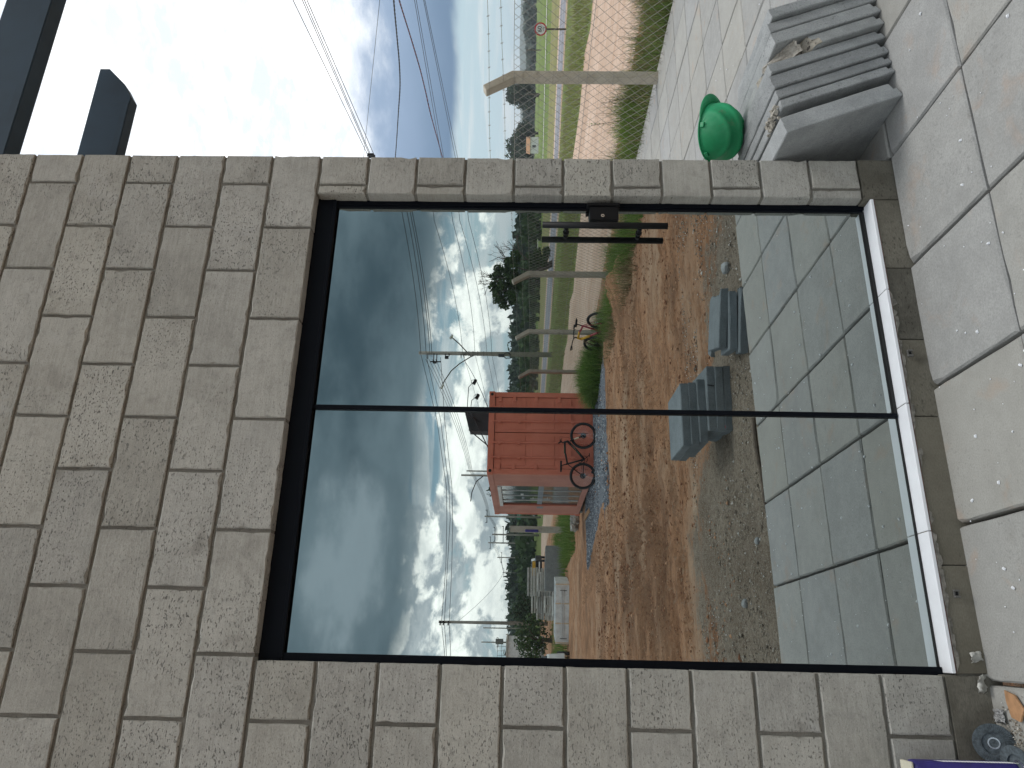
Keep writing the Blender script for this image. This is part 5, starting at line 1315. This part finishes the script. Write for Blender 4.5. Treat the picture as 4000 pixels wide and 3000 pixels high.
# direct view: two dark trees against the pale sky
tree(141.0, 158.0, -.62, 8.2, 6.0, 'large round dark tree left of the fence post beyond the field', 5, 'leafdark', .42, 34)
tree(134.0, 165.0, -.62, 6.4, 4.2, 'lower dark tree between the two tall field trees', 6, 'leafdark', .40, 34)
tree(128.5, 165.0, -.62, 8.4, 6.0, 'large dark tree nearest the wall edge beyond the field', 7, 'leafdark', .42, 34)
ho = empty('farm_house', (124.5, 158, -.62)); ho.rotation_euler[2] = R_(-50); ho.scale = (.62, .62, .95); tag(ho, 'tiny house with an orange tiled roof under the field trees', 'house')
MB().box((0, 0, 1.2), (6, 4, 2.4)).build('wall', MT['white'], ho); MB().add([(-3.3, -2.4, 2.3), (3.3, -2.4, 2.3), (3.3, 2.4, 2.3), (-3.3, 2.4, 2.3), (-3.3, 0, 3.4), (3.3, 0, 3.4)], [(0, 1, 5, 4), (2, 3, 4, 5), (0, 4, 3), (1, 2, 5), (0, 3, 2, 1)]).build('roof', MT['woodlight'], ho)
MB().box((0, -2.01, 1.2), (1, .05, 1)).build('window', MT['darkglass'], ho)
for k, (x, y) in enumerate(((118, 132), (124, 125), (133, 118), (140, 111))):
    q = empty('field_pole', (x, y, -.62)); tag(q, ('first', 'second', 'third', 'fourth')[k] + ' slender pole in the green field counted from the wall edge', 'pole', 'slender poles in the field'); MB().tube([(0, 0, 0), (0, 0, 3.4)], .13, 6).build('shaft', MT['barkm'], q); MB().bar((-.4, .4, 3.2), (.4, -.4, 3.2), .1).build('arm', MT['barkm'], q)
# the big half bare tree behind the first fence post
bt = empty('half_bare_tree', (30.2, -53.7, -.62)); tag(bt, 'leaning tree with bare upper twigs behind the fence post in the reflection', 'tree')
mb = MB(); base = Vector((0, 0, -.1)); mb.tube([base, (-.9, .3, 1.1), (-1.9, .7, 2.2), (-2.3, .8, 3.2)], .28, 8, .12)
q = random.Random(11)
def branch(p, d, L, r, depth):
    p1 = p + d * L; mb.tube([p, p.lerp(p1, .5) + Vector((q.uniform(-.1, .1), 0, q.uniform(-.05, .1))) * L, p1], r, 4, r * .55, cap=False)
    if depth > 0:
        for _ in range(3):
            dd = (d + Vector((q.uniform(-.8, .8), q.uniform(-.6, .6), q.uniform(-.4, .6)))).normalized(); branch(p1, dd, L * q.uniform(.55, .8), r * .55, depth - 1)
branch(Vector((-.6, .2, 1.0)), Vector((.55, 0, .85)).normalized(), 1.5, .11, 4)
branch(Vector((-1.2, .5, 1.6)), Vector((.25, 0, 1)).normalized(), 1.6, .11, 4)
branch(Vector((-1.9, .7, 2.2)), Vector((-.1, 0, 1)).normalized(), 1.6, .10, 4)
branch(Vector((-2.3, .8, 3.0)), Vector((-.7, 0, .5)).normalized(), 1.1, .08, 3)
mb.build('trunk', MT['barkm'], bt)
bl = []
for _ in range(52):
    a = q.uniform(-1, 1); bl.append((-2.0 + a * 2.2 - .2, .8 + q.uniform(-1, 1), 3.9 + q.uniform(-1.4, 1.35) * (1 - abs(a) * .5) - .45 * a, q.uniform(.25, .55), .4, q.uniform(.22, .42)))
for _ in range(12): bl.append((.3 + q.uniform(-.9, .6), .5, 1.0 + q.uniform(-.8, .9), .4, .4, .35))
V_, F_ = leaf_arrays(bl, .13, 620); link('crown', np_mesh('crown', V_, F_), MT['leaf'], bt)
tree(22.5, -84, -.62, 5.6, 1.6, 'spindly gum tree showing over the container roof edge', 15, 'leafdark', .16, 60, 'gum trees behind the container')
tree(11.5, -62, -.62, 5.7, 1.3, 'gum tree poking above the container roof behind the board stays', 17, 'leafdark', .14, 70, 'gum trees behind the container')
tree(-.9, -50.5, -.62, 2.5, 2.0, 'round green bush at the left of the panel stacks', 21, 'leaf', .11, 120, 'bushes behind the truck bed')
tree(1.4, -56, -.62, 2.9, 1.6, 'dark bush behind the farthest panel stack', 22, 'leafdark', .12, 100, 'bushes behind the truck bed')
# woods as masses
def woods(az0, az1, d0, d1, prof, n, name, label, m, size, seed, front=False, npb=3.0):
    q = random.Random(seed); bl = []
    for _ in range(n):
        az = q.uniform(az0, az1); d = q.uniform(d0, d1); ang = prof(az) * q.uniform(.72, 1.06); zt = 1.47 + d * math.tan(R_(ang)); a = R_(az)
        x = -1.94 + d * math.sin(a); y = (-2.53 + d * math.cos(a)) if front else (2.67 - d * math.cos(a)); H = zt + 1.6; r = H * q.uniform(.32, .5)
        for k in range(5): bl.append((x + q.uniform(-r, r) * .7, y + q.uniform(-r, r) * .7, -1.0 + H * q.uniform(.15, .92), r * .55, r * .55, H * .18))
    V_, F_ = leaf_arrays(bl, size, npb); o = link(name, np_mesh(name, V_, F_), MT[m]); tag(o, label, 'woods', kind='stuff')
pb = lambda az: float(np.interp(az, [-4, 3, 12, 19, 24, 29, 36], [1.0, 1.08, 1.05, 1.2, 1.3, .95, .85]))
woods(-6, 40, 185, 260, pb, 520, 'far_woods', 'dark wooded slope along the horizon behind the yard', 'leafdark', .95, 31, npb=4.5)
woods(-6, 40, 125, 150, lambda az: .35, 170, 'scrub_belt', 'lower green scrub in front of the wooded slope', 'leaf', .7, 32, npb=4.5)
pf = lambda az: .42 + .18 * math.sin(az * 1.1)
woods(33, 56, 380, 520, pf, 380, 'valley_woods', 'blue green woods at the far side of the bright field', 'leaffar', 1.7, 33, True, 1.4)
# ridges
def ridge(name, az0, az1, d, prof, front, m):
    mb = MB(); n = 90
    for i in range(n + 1):
        az = az0 + (az1 - az0) * i / n; a = R_(az); e = prof(az) + .05 * noise.noise(Vector((az * 2.2, 0, d))) + .02 * noise.noise(Vector((az * 9, 0, d)))
        for (dd, k) in ((d, 0), (d * 1.12, .7), (d * 1.25, 1.0), (d * 1.5, .9)):
            z = -1.0 if k == 0 else 1.47 + dd * math.tan(R_(e)) * k
            mb.v.append((-1.94 + dd * math.sin(a), (-2.53 + dd * math.cos(a)) if front else (2.67 - dd * math.cos(a)), z))
    for i in range(n):
        for k in range(3): b_ = 4 * i + k; mb.f.append((b_, b_ + 1, b_ + 5, b_ + 4))
    o = mb.build(name, MT[m], smooth=True); o['kind'] = 'structure'
ridge('hills', 20, 70, 1500, lambda az: .86 - .02 * abs(az - 45), True, 'hill')
ridge('wooded_hill', -12, 60, 290, lambda az: pb(az) * .93, False, 'hill')

# ------------------------------------------------------------------ air
M = bpy.data.materials.new('haze_air'); M.use_nodes = True; nt = M.node_tree; nt.nodes.clear()
po = nt.nodes.new('ShaderNodeOutputMaterial'); pv = nt.nodes.new('ShaderNodeVolumePrincipled'); pv.inputs['Density'].default_value = HAZE
pv.inputs['Color'].default_value = (.86, .92, 1.0, 1); nt.links.new(pv.outputs[0], po.inputs['Volume'])
hz_ = MB().box((0, 0, 19.2), (6100, 6100, 41.8)).build('haze', M); hz_['kind'] = 'stuff'; hz_['label'] = 'thin pale air that fades the far woods and hills'
scene.cycles.volume_bounces = 0; scene.cycles.volume_step_rate = 10
